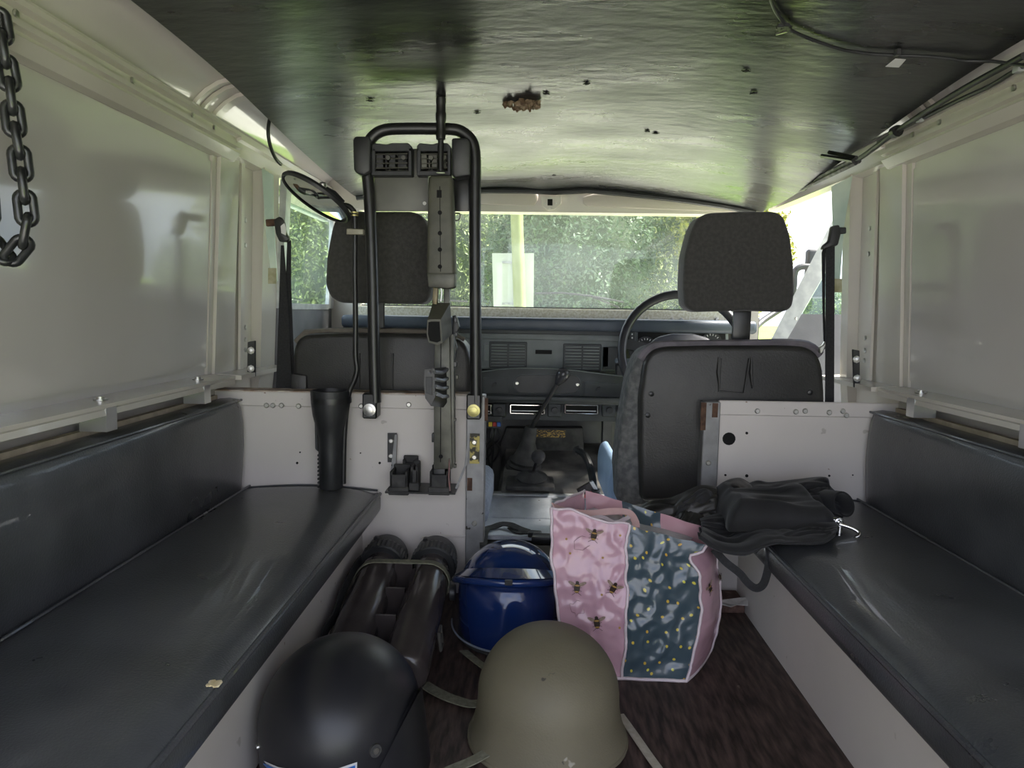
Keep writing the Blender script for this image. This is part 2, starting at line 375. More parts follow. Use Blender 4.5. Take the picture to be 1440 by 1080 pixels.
# pressed swage on the lower part
sw = MB().tube(smoothpath([U(593, 800, y=YB), U(593, 765, y=YB), U(600, 755, y=YB), U(655, 754, y=YB)], 5), .0035, 6).build('swage', BULK, bl)
br = MB().box(xr, hx(1, .80), YB, YB + .008, 0, .458).build('wall_front_right', BULK, smooth=0)
struct(br, 'white bulkhead panel with round hole behind the black jacket', 'bulkhead')
MB().box(xr, hx(1, .765), YB - .006, YB + .002, .428, .461, .002, 1).build('flange', BULK, br, smooth=0)
for (px, py) in ((1065, 578), (1119, 579), (1166, 580), (1185, 578), (1190, 584), (1132, 578)):
    p = U(px, py, y=YB - .006); inst('rivet', SCREW, br, p, ROT_MY)
holes(br, [(1025, 617, .0145), (1050, 609, .003), (1020, 668, .0025), (1050, 669, .0035), (1166, 669, .0025), (1199, 668, .0016)], YB - .0005)
# rusty posts at the gap
def vpost(px0, px1, py, name, label, top):
    a = U(px0, py, y=YB).x; b = U(px1, py, y=YB).x
    o = MB().box(a, b, YB - .012, YB + .03, 0, top, .002, 1).build(name, STEEL, smooth=0)
    return struct(o, label, 'post')
pl = vpost(656, 682, 650, 'trim_9', 'rusty grey steel bulkhead post with yellow patch plate', .462)
pr = vpost(985, 1008, 650, 'trim_10', 'grey steel bulkhead post beside the driver seat', .458)
for (a, b, c, d, par) in ((986, 992, 566, 605, pr), (1002, 1009, 567, 587, pr), (657, 664, 672, 690, pl), (682, 686, 560, 592, pl)):
    p0 = U(a, c, y=YB - .0125); p1 = U(b, d, y=YB - .0125)
    MB().box(p0.x, p1.x, YB - .0135, YB - .011, p1.z, p0.z).build('rust_patch', RUST, par, smooth=0)
inst('rivet', SCREW, pr, U(996, 651, y=YB - .012), ROT_MY); inst('rivet', SCREW, pl, U(667, 736, y=YB - .012), ROT_MY)
pp0 = U(661, 610, y=YB - .016); pp1 = U(674, 652, y=YB - .016)
pw = MB().box(pp0.x, pp1.x, YB - .017, YB - .0122, pp1.z, pp0.z).build('patch_plate', mat('chipped_yellow', (.05, .045, .03), (.55, .46, .14), rough=.6, nscale=70, lo=.48, hi=.54), pl, smooth=0)
for py in (622, 643): inst('rivet', SCREW, pl, U(667, py, y=YB - .017), ROT_MY)

# ---- door posts behind the load bay (both sides)
for s in (-1, 1):
    o = thing('trim_%d' % (11 if s < 0 else 12), {-1: 'cream door post with column and plated gusset by the passenger seat', 1: 'cream door post with column and plated gusset by the driver seat'}[s], 'door post', (hx(s, .75), 1.8, .49), kind='structure')
    ysweep(MB(), [(.735, .995), (.762, .498), (.765, .44), (.79, .44), (.765, .995)], s, 1.642, 1.745).build('column', PAINT, o, smooth=0)
    ysweep(MB(), [(.748, .995), (.765, .44), (.765, -.25), (.80, -.25), (.79, .44), (.765, .995)], s, 1.662, 1.90).build('post_plate', PAINT, o, smooth=0)
    ysweep(MB(), [(.738, .995), (.752, .50), (.758, .50), (.745, .995)], s, 1.765, 1.785).build('post_seam', PAINT, o, smooth=0)
    ysweep(MB(), [(.718, .995), (.738, .50), (.76, .30), (.79, .30), (.765, .995)], s, 1.86, 1.965 if s < 0 else 1.90).build('door_jamb', PAINT, o, smooth=0)
    poly = {-1: [(368, 236), (384, 246), (384, 310), (390, 395), (383, 398), (374, 330)], 1: [(1170, 262), (1199, 247), (1187, 318), (1181, 398), (1172, 398), (1172, 330)]}[s]
    MB().prism([U(a, b, y=1.80) for (a, b) in poly], (0, .004, 0)).build('gusset', GREENISH, o, smooth=0)
    poly2 = {-1: [(377, 377), (388, 377), (388, 399), (377, 399)], 1: [(1173, 392), (1184, 392), (1184, 411), (1173, 411)]}[s]
    MB().prism([U(a, b, y=1.795) for (a, b) in poly2], (0, .006, 0)).build('gusset_foot', mat('aged_plate', (.34, .32, .18), (.5, .48, .32), rough=.5, metal=.5, nscale=40), o, smooth=0)
    # black hinge strap with two bolts
    poly3 = {-1: [(348, 481), (359, 479), (359, 530), (347, 532)], 1: [(1199, 491), (1209, 493), (1210, 545), (1201, 545)]}[s]
    q = [U(a, b, y=1.735) for (a, b) in poly3]
    MB().prism(q, (0, .006, 0), .0012, 1).build('hinge_strap', BLACKM, o, smooth=0)
    for t in (.25, .75):
        c = (q[0] + q[1]) / 2 * (1 - t) + (q[2] + q[3]) / 2 * t
        MB().lathe([(.0085, 0), (.0085, .003), (.006, .003), (.006, .010), (.0001, .011)], c, (0, -1, 0), 8).build('bolt', ZINC, o)
    for z in (.60, .57, .545, .86, .80):
        inst('rivet', SCREW, o, (hx(s, .758 - (z - .5) * .02), 1.81, z), Matrix.Rotation(-s * math.pi / 2, 3, 'Y'))

# ---- cab shell: floor, seat boxes, tunnel, scuttle, header, pillars
SH = mat('cab_grey', (.10, .10, .10), (.16, .16, .155), rough=.7, nscale=12)
cf = MB().box(-.72, .82, YB + .03, 2.62, -.27, -.25).build('trim_13', RUBBER, smooth=0); struct(cf, 'black rubber mat on the cab floor', 'mat')
sbx = MB().box(-.66, -.115, 1.69, 2.10, -.25, .105, .006, 1).build('trim_14', BULK, smooth=0); struct(sbx, 'white seat box below the passenger seat', 'seat box')
sbx = MB().box(.29, .76, 1.69, 2.10, -.25, .08, .006, 1).build('trim_15', SH, smooth=0); struct(sbx, 'grey seat box below the driver seat', 'seat box')
# transmission tunnel under its mat
tm = MB(); XT0, XT1 = -.125, .29
def tun(a, b):
    y = 1.69 + b * .92; x = XT0 + a * (XT1 - XT0); e = abs(a - .5) * 2
    z = .105 + .05 * sstep(2.0, 2.2, y) + .05 * sstep(2.3, 2.5, y) - .36 * sstep(.80, 1.0, e) * sstep(2.02, 2.12, y) + .006 * noise.noise(Vector((x * 9, y * 9, 3)))
    return Vector((x, y, z))
tm.grid(tun, 26, 40); tn = tm.build('trim_16', mat('dusty_rubber', (.045, .043, .041), (.17, .16, .145), rough=.75, nscale=9, bump=.4, bscale=60), smooth=60)
struct(tn, 'dusty black rubber mat over the gearbox tunnel', 'tunnel mat')
# scuttle / firewall
fw = MB().box(-.66, .76, 2.50, 2.52, -.26, .64).build('trim_17', SH, smooth=0); struct(fw, 'dark firewall behind the dashboard', 'firewall')
ld = MB(); ld.box(-.585, .685, 2.452, 2.535, .622, .660, .004, 2)
lo = ld.build('trim_18', mat('speckled_cream', (.66, .62, .46), (.80, .77, .64), rough=.55, nscale=140, lo=.45, hi=.55), smooth=0); struct(lo, 'speckled cream ledge along the bottom of the windscreen', 'ledge')
for px in (648, 863, 885, 910, 945, 958, 1008): inst('screw', SCREW, lo, U(px, 449, y=2.451), ROT_MY)
# header
hd = MB().box(hx(-1, .735), hx(1, .70), 2.47, 2.53, .972, 1.075, .006, 2).build('trim_19', PAINT, smooth=0); struct(hd, 'cream header panel above the windscreen', 'header')
vis = MB().prism([U(a, b, y=2.462) for (a, b) in [(676, 266), (735, 267), (752, 270), (757, 274), (756, 282), (752, 288), (745, 289), (676, 287)]], (0, .008, 0), .003, 2).build('sun_visor', mat('visor_cream', (.60, .54, .48), rough=.6), hd, smooth=40)
vr = MB().prism([U(a, b, y=2.462) for (a, b) in [(820, 277), (836, 272), (1020, 280), (1044, 287), (1046, 296), (1030, 298), (826, 290), (820, 286)]], (0, .008, 0), .003, 2).build('sun_visor', MATS['visor_cream'], hd, smooth=40)
mm = MB().prism([U(a, b, y=2.462) for (a, b) in [(760, 276), (789, 276), (789, 287), (780, 295), (771, 296), (762, 290)]], (0, -.006, 0), .0012, 1).build('mirror_plate', PAINT, hd, smooth=0)
MB().prism([U(a, b, y=2.4555) for (a, b) in [(770, 280), (777, 280), (777, 289), (770, 289)]], (0, -.001, 0)).build('slot', DARK, hd, smooth=0)
for (px, py) in ((766, 286), (782, 286), (773, 293)): inst('screw', SCREW, hd, U(px, py, y=2.456), ROT_MY @ Matrix.Scale(.5, 3))
# windscreen pillars
for s in (-1, 1):
    ap = MB().prism([Vector((hx(s, h), y, -.26)) for (h, y) in ((.625, 2.475), (.69 + (.045 if s < 0 else 0), 2.445 + (.057 if s < 0 else 0)), (.70 + (.04 if s < 0 else 0), 2.52), (.625, 2.54))], (0, 0, 1.30)).build('trim_%d' % (20 if s < 0 else 21), PAINT, smooth=0)
    struct(ap, {-1: 'cream windscreen pillar beyond the passenger headrest', 1: 'cream windscreen pillar beyond the driver headrest'}[s], 'pillar')
# bonnet outside
bn = MB(); bn.grid(lambda a, b: Vector((-.62 + a * 1.34, 2.54 + b * 1.05, .57 - .04 * b - .05 * abs(2 * a - 1) ** 4)), 12, 4); bn.grid(lambda a, b: Vector((-.62 + a * 1.34, 2.54 + b * 1.05, .30)), 1, 1)
struct(bn.build('trim_22', PAINT, smooth=60), 'white bonnet of the vehicle outside the windscreen', 'bonnet')
# windscreen
GL = glassmat('windscreen_glass', (.93, .97, .95), dust=.035, dustcol=(.75, .82, .80), dscale=4)
w1 = MB().box(-.58, .68, 2.505, 2.509, .655, .985).build('window_1', GL, smooth=0); struct(w1, 'dusty windscreen looking out on trees and sign', 'windscreen')
MB().box(-.58, .68, 2.500, 2.512, .650, .664).build('seal', RUBBER, w1, smooth=0)

# ---- passenger door (closed) with its window
d1 = thing('door_1', 'closed passenger door with grey card and riveted window frame', 'door', (hx(-1, .73), 2.2, -.2), kind='structure')
def dsl(h0, z0, h1, z1, t, y0, y1): return ysweep(MB(), [(h0, z0), (h1, z1), (h1 + t, z1), (h0 + t, z0)], -1, y0, y1)
dsl(.735, -.25, .728, .648, .03, 1.967, 2.50).build('door_card', DOORC, d1, smooth=0)
dsl(.722, .648, .700, .985, .012, 2.44, 2.50).build('window_frame', GALV, d1, smooth=0)
dsl(.720, .648, .698, .985, .018, 1.967, 2.005).build('window_frame', GALV, d1, smooth=0)
dsl(.7205, .930, .700, .985, .018, 2.005, 2.44).build('window_frame', GALV, d1, smooth=0)
dsl(.722, .645, .721, .662, .018, 2.005, 2.44).build('window_frame', GALV, d1, smooth=0)
for yy in [2.03 + i * .045 for i in range(9)]: inst('rivet', SCREW, d1, (hx(-1, .7085), yy, .958), Matrix.Rotation(math.pi / 2, 3, 'Y') @ Matrix.Scale(.6, 3))
dsl(.727, .660, .708, .932, .004, 2.003, 2.442).build('window_pane', glassmat('door_glass', (.90, .975, .985), dust=.014, dustcol=(.7, .85, .9)), d1, smooth=0)
# ---- driver door (open), swung out on its front hinge
d2 = thing('door_2', 'open driver door with slanted pale window frame', 'door', (.765, 2.44, -.2), kind='structure')
ang = math.radians(68); dd = Vector((math.sin(ang), -math.cos(ang), 0)); dn = Vector((math.cos(ang), math.sin(ang), 0)); H0 = Vector((.755, 2.44, 0))
def DP(s_, z): return H0 + dd * s_ + Vector((0, 0, z))
def dpr(name, pts, m, off=0, t=.02): return MB().prism([DP(a, b) + dn * off for (a, b) in pts], dn * t).build(name, m, d2, smooth=0)
dpr('door_card', [(.0, -.22), (.95, -.22), (.95, .655), (.085, .655), (.0, .51)], DOORC, 0, .035)
dpr('window_frame', [(.0, .51), (.045, .51), (.245, .925), (.215, .96), (.195, .96)], GALV, -.002, .03)
dpr('window_frame', [(.195, .96), (.95, .97), (.95, .93), (.235, .925)], GALV, 0, .03)
dpr('window_frame', [(.92, .65), (.95, .65), (.95, .95), (.92, .95)], GALV, 0, .03)
dpr('window_pane', [(.112, .655), (.925, .655), (.925, .935), (.245, .925)], MATS['door_glass'], .012, .004)
inst('screw', SCREW, d2, DP(.10, .64), Matrix.Rotation(math.pi / 2, 3, 'X'))
# ================================================================== BENCHES
for s in (-1, 1):
    xi, xo = hx(s, .387), hx(s, .697)
    lab = {-1: 'black vinyl padded bench with torn foam spot below the torch', 1: 'black vinyl padded bench with the black jacket on it'}[s]
    t = thing('bench', lab, 'bench', ((xi + xo) / 2, .75, .186), 'benches along the walls')
    m = MB(); a, b = min(xi, xo), max(xi, xo)
    # crowned pad as a closed grid loop: profile across x, swept along y
    prof = []
    e0, e1 = .387, .700
    pr_ = [(e0 + .006, .187), (e0 + .001, .195), (e0, .205), (e0, .222), (e0 + .002, .229), (e0 + .008, .235), (e0 + .020, .241), (e0 + .042, .247), (e0 + .07, .2505), (e0 + .10, .2525), (e0 + .16, .2525), (e0 + .22, .251), (e0 + .28, .247), (e1 - .008, .242), (e1, .236), (e1, .187)]
    NY = 60
    def padpt(i, y):
        h, z = pr_[i]
        end = min(y - Y0, 1.645 - y)
        dz = -.012 * math.exp(-end / .012)
        if z > .24: z = z + dz + .0018 * noise.noise(Vector((h * 7, y * 4, 2 * s)))
        return Vector((hx(s, h), y, z))
    n = len(pr_); ys = [Y0 + (1.645 - Y0) * j / NY for j in range(NY + 1)] 
    ys = sorted(ys + [1.635, 1.640])
    vs = [padpt(i, y) for y in ys for i in range(n)]
    fs = [[j * n + i, j * n + (i + 1) % n, (j + 1) * n + (i + 1) % n, (j + 1) * n + i] for j in range(len(ys) - 1) for i in range(n)]
    fs += [list(range(n)), [(len(ys) - 1) * n + i for i in range(n)][::-1]]
    m.add(vs, fs).build('cushion', VINYL, t, smooth=45)
    pm = MB(); pm.tube([Vector((hx(s, e0 + .0015), y, .2315)) for y in ys], .0042, 8); pm.tube([Vector((hx(s, e1 - .012), y, .244)) for y in ys], .0025, 6)
    pm.tube([Vector((hx(s, e0 + .006 + .30 * k / 10), 1.641, .240 + .009 * math.sin(math.pi * k / 10))) for k in range(11)], .0025, 6)
    pm.build('piping', VINYL, t)
    if s < 0:
        tf = MB(); c = U(300, 958, z=.252)
        random.seed(2)
        for k in range(9):
            bb = bmesh.new(); bmesh.ops.create_icosphere(bb, subdivisions=1, radius=random.uniform(.0025, .005))
            tf.bm(bb, Matrix.Translation(c + Vector((random.uniform(-.006, .006), random.uniform(-.006, .006), -.0015))) @ Matrix.Diagonal((1, 1, .4, 1)))
        tag(tf.build('torn_foam', mat('yellow_foam', (.62, .50, .28), (.75, .66, .46), rough=.9, nscale=100), t), 'small yellow foam tear')
    else:
        # patched seam rectangle on the front face
        MB().box(hx(s, e0) - .0012, hx(s, e0) + .001, .62, .685, .193, .229).build('vinyl_patch', VINYL, t, smooth=0)
    # backrest pad
    t2 = t
    bp = [(.701, .225), (.698, .250), (.6945, .29), (.692, .34), (.693, .39), (.697, .425), (.702, .438), (.708, .443), (.730, .446), (.752, .444), (.755, .44), (.755, .225)]
    n = len(bp)
    def bpt(i, y):
        h, z = bp[i]; end = min(abs(1.646 - y), abs(y - Y0)); dh = .012 * math.exp(-end / .010)
        if h < .705: h += dh + .002 * noise.noise(Vector((z * 9, y * 3.5, 5 + s)))
        return Vector((hx(s, h), y, z))
    ys2 = sorted([Y0 + (1.646 - Y0) * j / NY for j in range(NY + 1)] + [1.637, 1.642])
    vs = [bpt(i, y) for y in ys2 for i in range(n)]
    fs = [[j * n + i, j * n + (i + 1) % n, (j + 1) * n + (i + 1) % n, (j + 1) * n + i] for j in range(len(ys2) - 1) for i in range(n)]
    fs += [list(range(n)), [(len(ys2) - 1) * n + i for i in range(n)][::-1]]
    MB().add(vs, fs).build('backrest', VINYL, t2, smooth=45)
    MB().tube([Vector((hx(s, .703), y, .4415)) for y in ys2], .0028, 6).build('backrest_piping', VINYL, t2)
    MB().box(min(hx(s, .756), hx(s, .768)), max(hx(s, .756), hx(s, .768)), Y0, 1.64, .26, .452).build('backboard', mat('plywood_edge', (.42, .36, .26), (.55, .48, .36), rough=.7, nscale=30), t2, smooth=0)

# ================================================================== FRONT SEATS
def softpoly(name, pxs, y, thick, m, parent, r=.02, seg=3, bulge=0.0):
    o = MB().prism([U(a, b, y=y) for (a, b) in pxs], (0, thick, 0), r, seg).build(name, m, parent, smooth=50)
    return o
# passenger seat
ps = thing('passenger_seat', 'dark passenger seat with headrest behind the gun rack', 'seat', (-.22, 1.78, .106))
softpoly('backrest', [(412, 572), (411, 500), (415, 480), (428, 470), (470, 468), (560, 469), (620, 470), (646, 476), (658, 489), (663, 510), (663, 572)], 1.70, .10, VINYL2, ps, .018, 4)
MB().tube([U(a, b, y=1.735) for (a, b) in [(418, 482), (430, 469), (470, 466.5), (560, 467.5), (630, 470), (652, 480)]], .010, 8).build('top_piping', mat('pale_edge_vinyl', (.14, .12, .10), (.20, .18, .15), rough=.55, nscale=30), ps)  # paler than the backrest, along its top edge
softpoly('headrest', [(457, 400), (459, 360), (467, 318), (474, 303), (490, 297), (580, 297), (594, 303), (602, 320), (606, 360), (607, 405), (604, 420), (595, 428), (478, 426), (464, 418)], 1.715, .075, FABRIC, ps, .026, 5)
MB().box(*[f for f in (U(527, 430, y=1.75).x, U(541, 430, y=1.75).x, 1.745, 1.752)], U(530, 480, y=1.75).z, U(530, 415, y=1.75).z, .002, 1).build('headrest_post', BLACKM, ps)
MB().box(-.50, -.10, 1.79, 2.12, .108, .21, .03, 3).build('seat_cushion', mat('pale_blue_grey_fabric', (.30, .34, .42), (.38, .43, .52), rough=.8, nscale=80), ps)
q = [U(a, b, y=1.698) for (a, b) in [(505, 497), (552, 497), (552, 548), (505, 548)]]
pk = MB(); pk.tube(q[:1] + q[3:] + q[2:3] + q[1:2], .0025, 6); pk.build('seam_pocket', VINYL2, ps)
softpoly('side_flap', [(409, 525), (431, 528), (431, 575), (409, 575)], 1.692, .01, VINYL2, ps, .003, 2)
# driver seat
ds = thing('driver_seat', 'dark driver seat with tall backrest and headrest behind the steering wheel', 'seat', (.33, 1.80, .082))
softpoly('backrest', [(902, 706), (899, 640), (899, 560), (906, 510), (914, 495), (930, 488), (1000, 486), (1100, 486), (1135, 488), (1150, 497), (1158, 515), (1161, 560), (1161, 620), (1158, 706)], 1.675, .11, VINYL2, ds, .02, 4)
softpoly('side_bolster', [(869, 712), (867, 660), (873, 600), (886, 530), (897, 500), (912, 488), (930, 486), (925, 540), (915, 712)], 1.70, .12, SIDEFAB, ds, .018, 3)
MB().tube(smoothpath([U(a, b, y=1.70) for (a, b) in [(900, 505), (912, 491), (930, 486), (1010, 484.5), (1060, 484), (1100, 483), (1135, 486), (1153, 499)]], 3), .011, 8).build('top_piping', mat('lilac_highlight_vinyl', (.13, .12, .135), (.19, .17, .19), rough=.5, nscale=30), ds)  # lilac highlight along the seat top, put into the piping colour
softpoly('headrest', [(961, 400), (963, 360), (972, 325), (981, 306), (996, 299), (1040, 297), (1092, 297), (1103, 304), (1112, 330), (1117, 370), (1118, 415), (1115, 432), (1104, 439), (1050, 437), (975, 439), (963, 430)], 1.70, .08, FABRIC, ds, .026, 5)
MB().prism([U(a, b, y=1.735) for (a, b) in [(1033, 425), (1058, 425), (1054, 495), (1029, 495)]], (0, .012, 0), .003, 2).build('headrest_post', BLACKM, ds)
q = [U(a, b, y=1.673) for (a, b) in [(1013, 504), (1011, 550), (1046, 553), (1054, 504)]]
MB().tube(q, .0028, 6).build('seam_pocket', VINYL2, ds)
for (a, b) in ((1011, 502), (1057, 502)):
    MB().tube([U(a, b, y=1.674), U(a - 1, b + 22, y=1.672), U(a + 1, b + 44, y=1.674)], [.002, .0045, .002], 6).build('pocket_fold', VINYL2, ds)
for (px, py) in ((916, 554), (911, 584), (1139, 552)): MB().lathe([(.006, 0), (.006, .003), (.0001, .005)], U(px, py, y=1.674), (0, -1, 0), 10).build('button', BLACKM, ds)
MB().prism([U(a, b, y=1.79) for (a, b) in [(855, 715), (855, 670), (860, 652), (872, 648), (880, 715)]], (0, .30, 0), .012, 3).build('seat_cushion', mat('blue_lit_vinyl', (.36, .52, .74), (.42, .58, .80), rough=.4, nscale=20), ds)  # bluish light reflected by the cushion side is painted into its colour

# ================================================================== SEAT BELTS
BELT = mat('belt_webbing', (.012, .012, .013), (.022, .022, .024), rough=.75, nscale=200, bump=.3, bscale=700)
b1 = thing('seat_belt', 'black seat belt hanging beside the passenger headrest', 'seat belt', tuple(U(398, 552, y=1.72)), 'front seat belts')
MB().prism([U(a, b, y=1.735) for (a, b) in [(388, 552), (391, 460), (395, 345), (399, 345), (405, 430), (411, 552)]], (0, .003, 0)).build('webbing', BELT, b1, smooth=0)
MB().prism([U(a, b, y=1.745) for (a, b) in [(402, 552), (400, 440), (404, 335), (409, 338), (409, 400), (413, 500), (414, 552)]], (0, .003, 0)).build('webbing', BELT, b1, smooth=0)
MB().prism([U(a, b, y=1.74) for (a, b) in [(388, 310), (396, 305), (402, 312), (405, 330), (410, 336), (407, 341), (396, 341), (391, 330)]], (0, -.018, 0), .004, 2).build('guide', BLACKP, b1)
MB().prism([U(a, b, y=1.75) for (a, b) in [(375, 309), (392, 308), (392, 318), (376, 319)]], (0, -.01, 0), .002, 1).build('anchor_bolt', RUST, b1)
MB().prism([U(a, b, y=1.7215) for (a, b) in [(395, 318), (400, 314), (403, 322), (402, 331), (396, 328)]], (0, -.002, 0)).build('guide_plate', ZINC, b1, smooth=0)
b2 = thing('seat_belt', 'black seat belt hanging beside the driver headrest', 'seat belt', tuple(U(1168, 565, y=1.70)), 'front seat belts')
MB().prism([U(a, b, y=1.70) for (a, b) in [(1161, 566), (1162, 345), (1174, 343), (1173, 566)]], (0, .004, 0)).build('webbing', BELT, b2, smooth=0)
MB().prism([U(a, b, y=1.72) for (a, b) in [(1156, 355), (1160, 344), (1161, 350), (1160, 440), (1162, 490), (1159, 491), (1157, 430)]], (0, .003, 0)).build('webbing', BELT, b2, smooth=0)
MB().prism([U(a, b, y=1.71) for (a, b) in [(1166, 319), (1176, 317), (1178, 330), (1174, 346), (1152, 352), (1154, 346), (1162, 340)]], (0, -.02, 0), .004, 2).build('guide', BLACKP, b2)
MB().prism([U(a, b, y=1.715) for (a, b) in [(1174, 320), (1188, 320), (1188, 329), (1175, 330)]], (0, -.01, 0), .002, 1).build('anchor_bolt', BLACKM, b2)
MB().prism([U(a, b, y=1.665) for (a, b) in [(1150, 488), (1155, 485), (1158, 479), (1159, 486), (1154, 497), (1150, 496)]], (0, -.010, 0), .002, 1).build('tongue', ZINC, b2)

# ================================================================== DASHBOARD
da = thing('dashboard', 'black dashboard with vents below the windscreen', 'dashboard', (.05, 2.42, .32))
MB().box(-.60, .70, 2.315, 2.455, .590, .630, .012, 3).build('top_pad', DASHTOP, da)
MB().box(-.60, .36, 2.345, 2.46, .578, .596, .002, 1).build('shadow_strip', DASH, da)
vp = MB().box(-.58, .30, 2.365, 2.46, .462, .582, .006, 2).build('vent_panel', DASHL, da)
MB().box(-.58, .30, 2.355, 2.375, .560, .582, .004, 2).build('ledge', DASHL, da)
def vent(px0, px1, py0, py1):
    y = 2.364; a = U(px0, py0, y=y); b = U(px1, py1, y=y)
    fr = MB().box(a.x - .004, b.x + .004, y - .003, y + .002, b.z - .004, a.z + .004, .002, 1).build('vent', DASH, da, smooth=0)
    sm_ = protomesh(MB().box(-(b.x - a.x) * .225, (b.x - a.x) * .225, -.004, .001, -.0022, .0022), DASHL, 0)
    for c in (.25, .75):
        for k in range(8):
            inst('slat', sm_, fr, (a.x + (b.x - a.x) * c, y - .003, b.z + (a.z - b.z) * (k + .5) / 8), Matrix.Rotation(.35, 3, 'X'))
    return fr
vent(690, 739, 482, 516); vent(794, 843, 485, 520)
for (a, b, c, d, m_) in ((753, 776, 492, 498, DARK), (680, 688, 484, 508, DASHL), (848, 872, 488, 520, DASH), (848, 855, 488, 516, DASHL)):
    p = U(a, c, y=2.363); q = U(b, d, y=2.363); MB().box(p.x, q.x, 2.360, 2.367, q.z, p.z, .001, 1).build('vent_knob' if m_ != DARK else 'slot', m_, da, smooth=0)
# arched switch panel
arch = [(676, 566), (676, 523), (700, 519.5), (730, 517.5), (770, 518), (810, 521), (850, 526), (884, 530), (884, 570)]
MB().prism([U(a, b, y=2.33) for (a, b) in arch], (0, .06, 0), .003, 2).build('switch_panel', DASH, da)
MB().tube([U(a, b, y=2.329) for (a, b) in arch[1:-1]], .0022, 6).build('panel_rim', DASHL, da)
ov = []
for k in range(24):
    t = 2 * math.pi * k / 24; cx = 769.5 + (math.cos(t) * 13 + (34 if math.cos(t) > 0 else -34)); ov.append((cx, 540 + math.sin(t) * 13))
ovp = [U(a, b, y=2.329) for (a, b) in ov]
MB().prism(ovp, (0, -.003, 0), .001, 1).build('oval_cover', BLACKP, da)
MB().tube(ovp, .0014, 6, closed=True).build('oval_rim', DASHL, da)
for (px, py) in ((727, 539), (812, 541)): inst('screw', SCREW, da, U(px, py, y=2.3255), ROT_MY)
for poly in ([(680, 531), (714, 532), (714, 552), (680, 553)], [(822, 537), (875, 540), (875, 560), (822, 557)]):
    g = [U(a, b, y=2.329) for (a, b) in poly]; MB().prism(g, (0, -.002, 0), .0008, 1).build('switch_plate', DASH, da); MB().tube(g, .0011, 5, closed=True).build('plate_rim', DASHL, da)
for (px, py) in ((695, 541), (841, 547)): MB().lathe([(.010, 0), (.008, .004), (.0001, .004)], U(px, py, y=2.328), (0, -1, 0), 14, sy=.5).build('switch', BLACKP, da)
MB().box(-.58, .62, 2.29, 2.46, .372, .386, .004, 2).build('shelf_lip', DASH, da)
MB().box(-.58, .62, 2.37, 2.46, .300, .372).build('heater_panel', DASH, da, smooth=0)
for (a, b) in ((680, 691), (717, 766), (794, 841), (870, 885)):
    y = 2.335; p = U(a, 568.5, y=y); q = U(b, 583, y=y)
    fr = MB(); w_ = .004
    fr.box(p.x, q.x, y, y + .02, p.z - w_, p.z, .001, 1).box(p.x, q.x, y, y + .02, q.z, q.z + w_, .001, 1).box(p.x, p.x + w_, y, y + .02, q.z, p.z, .001, 1).box(q.x - w_, q.x, y, y + .02, q.z, p.z, .001, 1)
    o = fr.build('heater_outlet', CHROME, da, smooth=0)
    MB().box(p.x, q.x, y + .012, y + .03, q.z, p.z).build('outlet_back', DARK, o, smooth=0)
    MB().box(p.x + .006, q.x - .006, y + .006, y + .011, q.z + .008, q.z + .011).build('outlet_blade', GALV, o, smooth=0)
for px in (702, 780, 857):
    c = U(px, 577, y=2.345); MB().box(c.x - .022, c.x + .022, 2.345, 2.37, c.z - .022, c.z + .022, .003, 1).build('control_plate', DASH, da)
    MB().lathe([(.011, 0), (.010, .012), (.0001, .013)], c, (0, -1, 0), 14).build('control_knob', BLACKP, da)
for i, c_ in enumerate(((.85, .62, .05), (.55, .05, .04), (.05, .16, .55))):
    p = U(687 + i * 6, 594, y=2.32); q = U(692 + i * 6, 600, y=2.32); MB().box(p.x, q.x, 2.32, 2.33, q.z, p.z, .001, 1).build('fuse', mat('fuse_%d' % i, c_, rough=.4), da)
MB().box(U(686, 594, y=2.331).x - .004, U(704, 594, y=2.331).x + .004, 2.3305, 2.345, U(690, 602, y=2.331).z, U(690, 590, y=2.331).z + .01).build('fuse_block', DASH, da, smooth=0)
# tunnel front cover with its worn yellow notice
MB().prism([U(a, b, y=2.43) for (a, b) in [(705, 658), (702, 628), (712, 602), (820, 602), (822, 658)]], (0, .05, 0), .003, 2).build('tunnel_cover', RUBBER, da)
MB().box(*(lambda p, q: (p.x, q.x, 2.424, 2.4295, q.z, p.z))(U(750, 604, y=2.43), U(795, 615, y=2.43))).build('notice', mat('yellow_notice', (.03, .025, .02), (.42, .27, .06), rough=.5, nscale=330, lo=.5, hi=.53, stretch=(.5, 1, 1)), da, smooth=0)
tag(da.children[-1], 'worn notice with illegible yellow lettering')
MB().box(.24, .27, 2.40, 2.46, .02, .31).build('cover_edge', SH, da, smooth=0)
cb = MB(); random.seed(8)
for k in range(6):
    x = U(684 + k * 3.5, 610, y=2.40).x; cb.tube(smoothpath([(x, 2.40, .30), (x + random.uniform(-.03, .03), 2.38, .24), (x + random.uniform(-.02, .02), 2.41, .19), (x + random.uniform(-.04, .02), 2.43, .12)], 5), .0035, 6)
cb.build('cables', BLACKP, da)
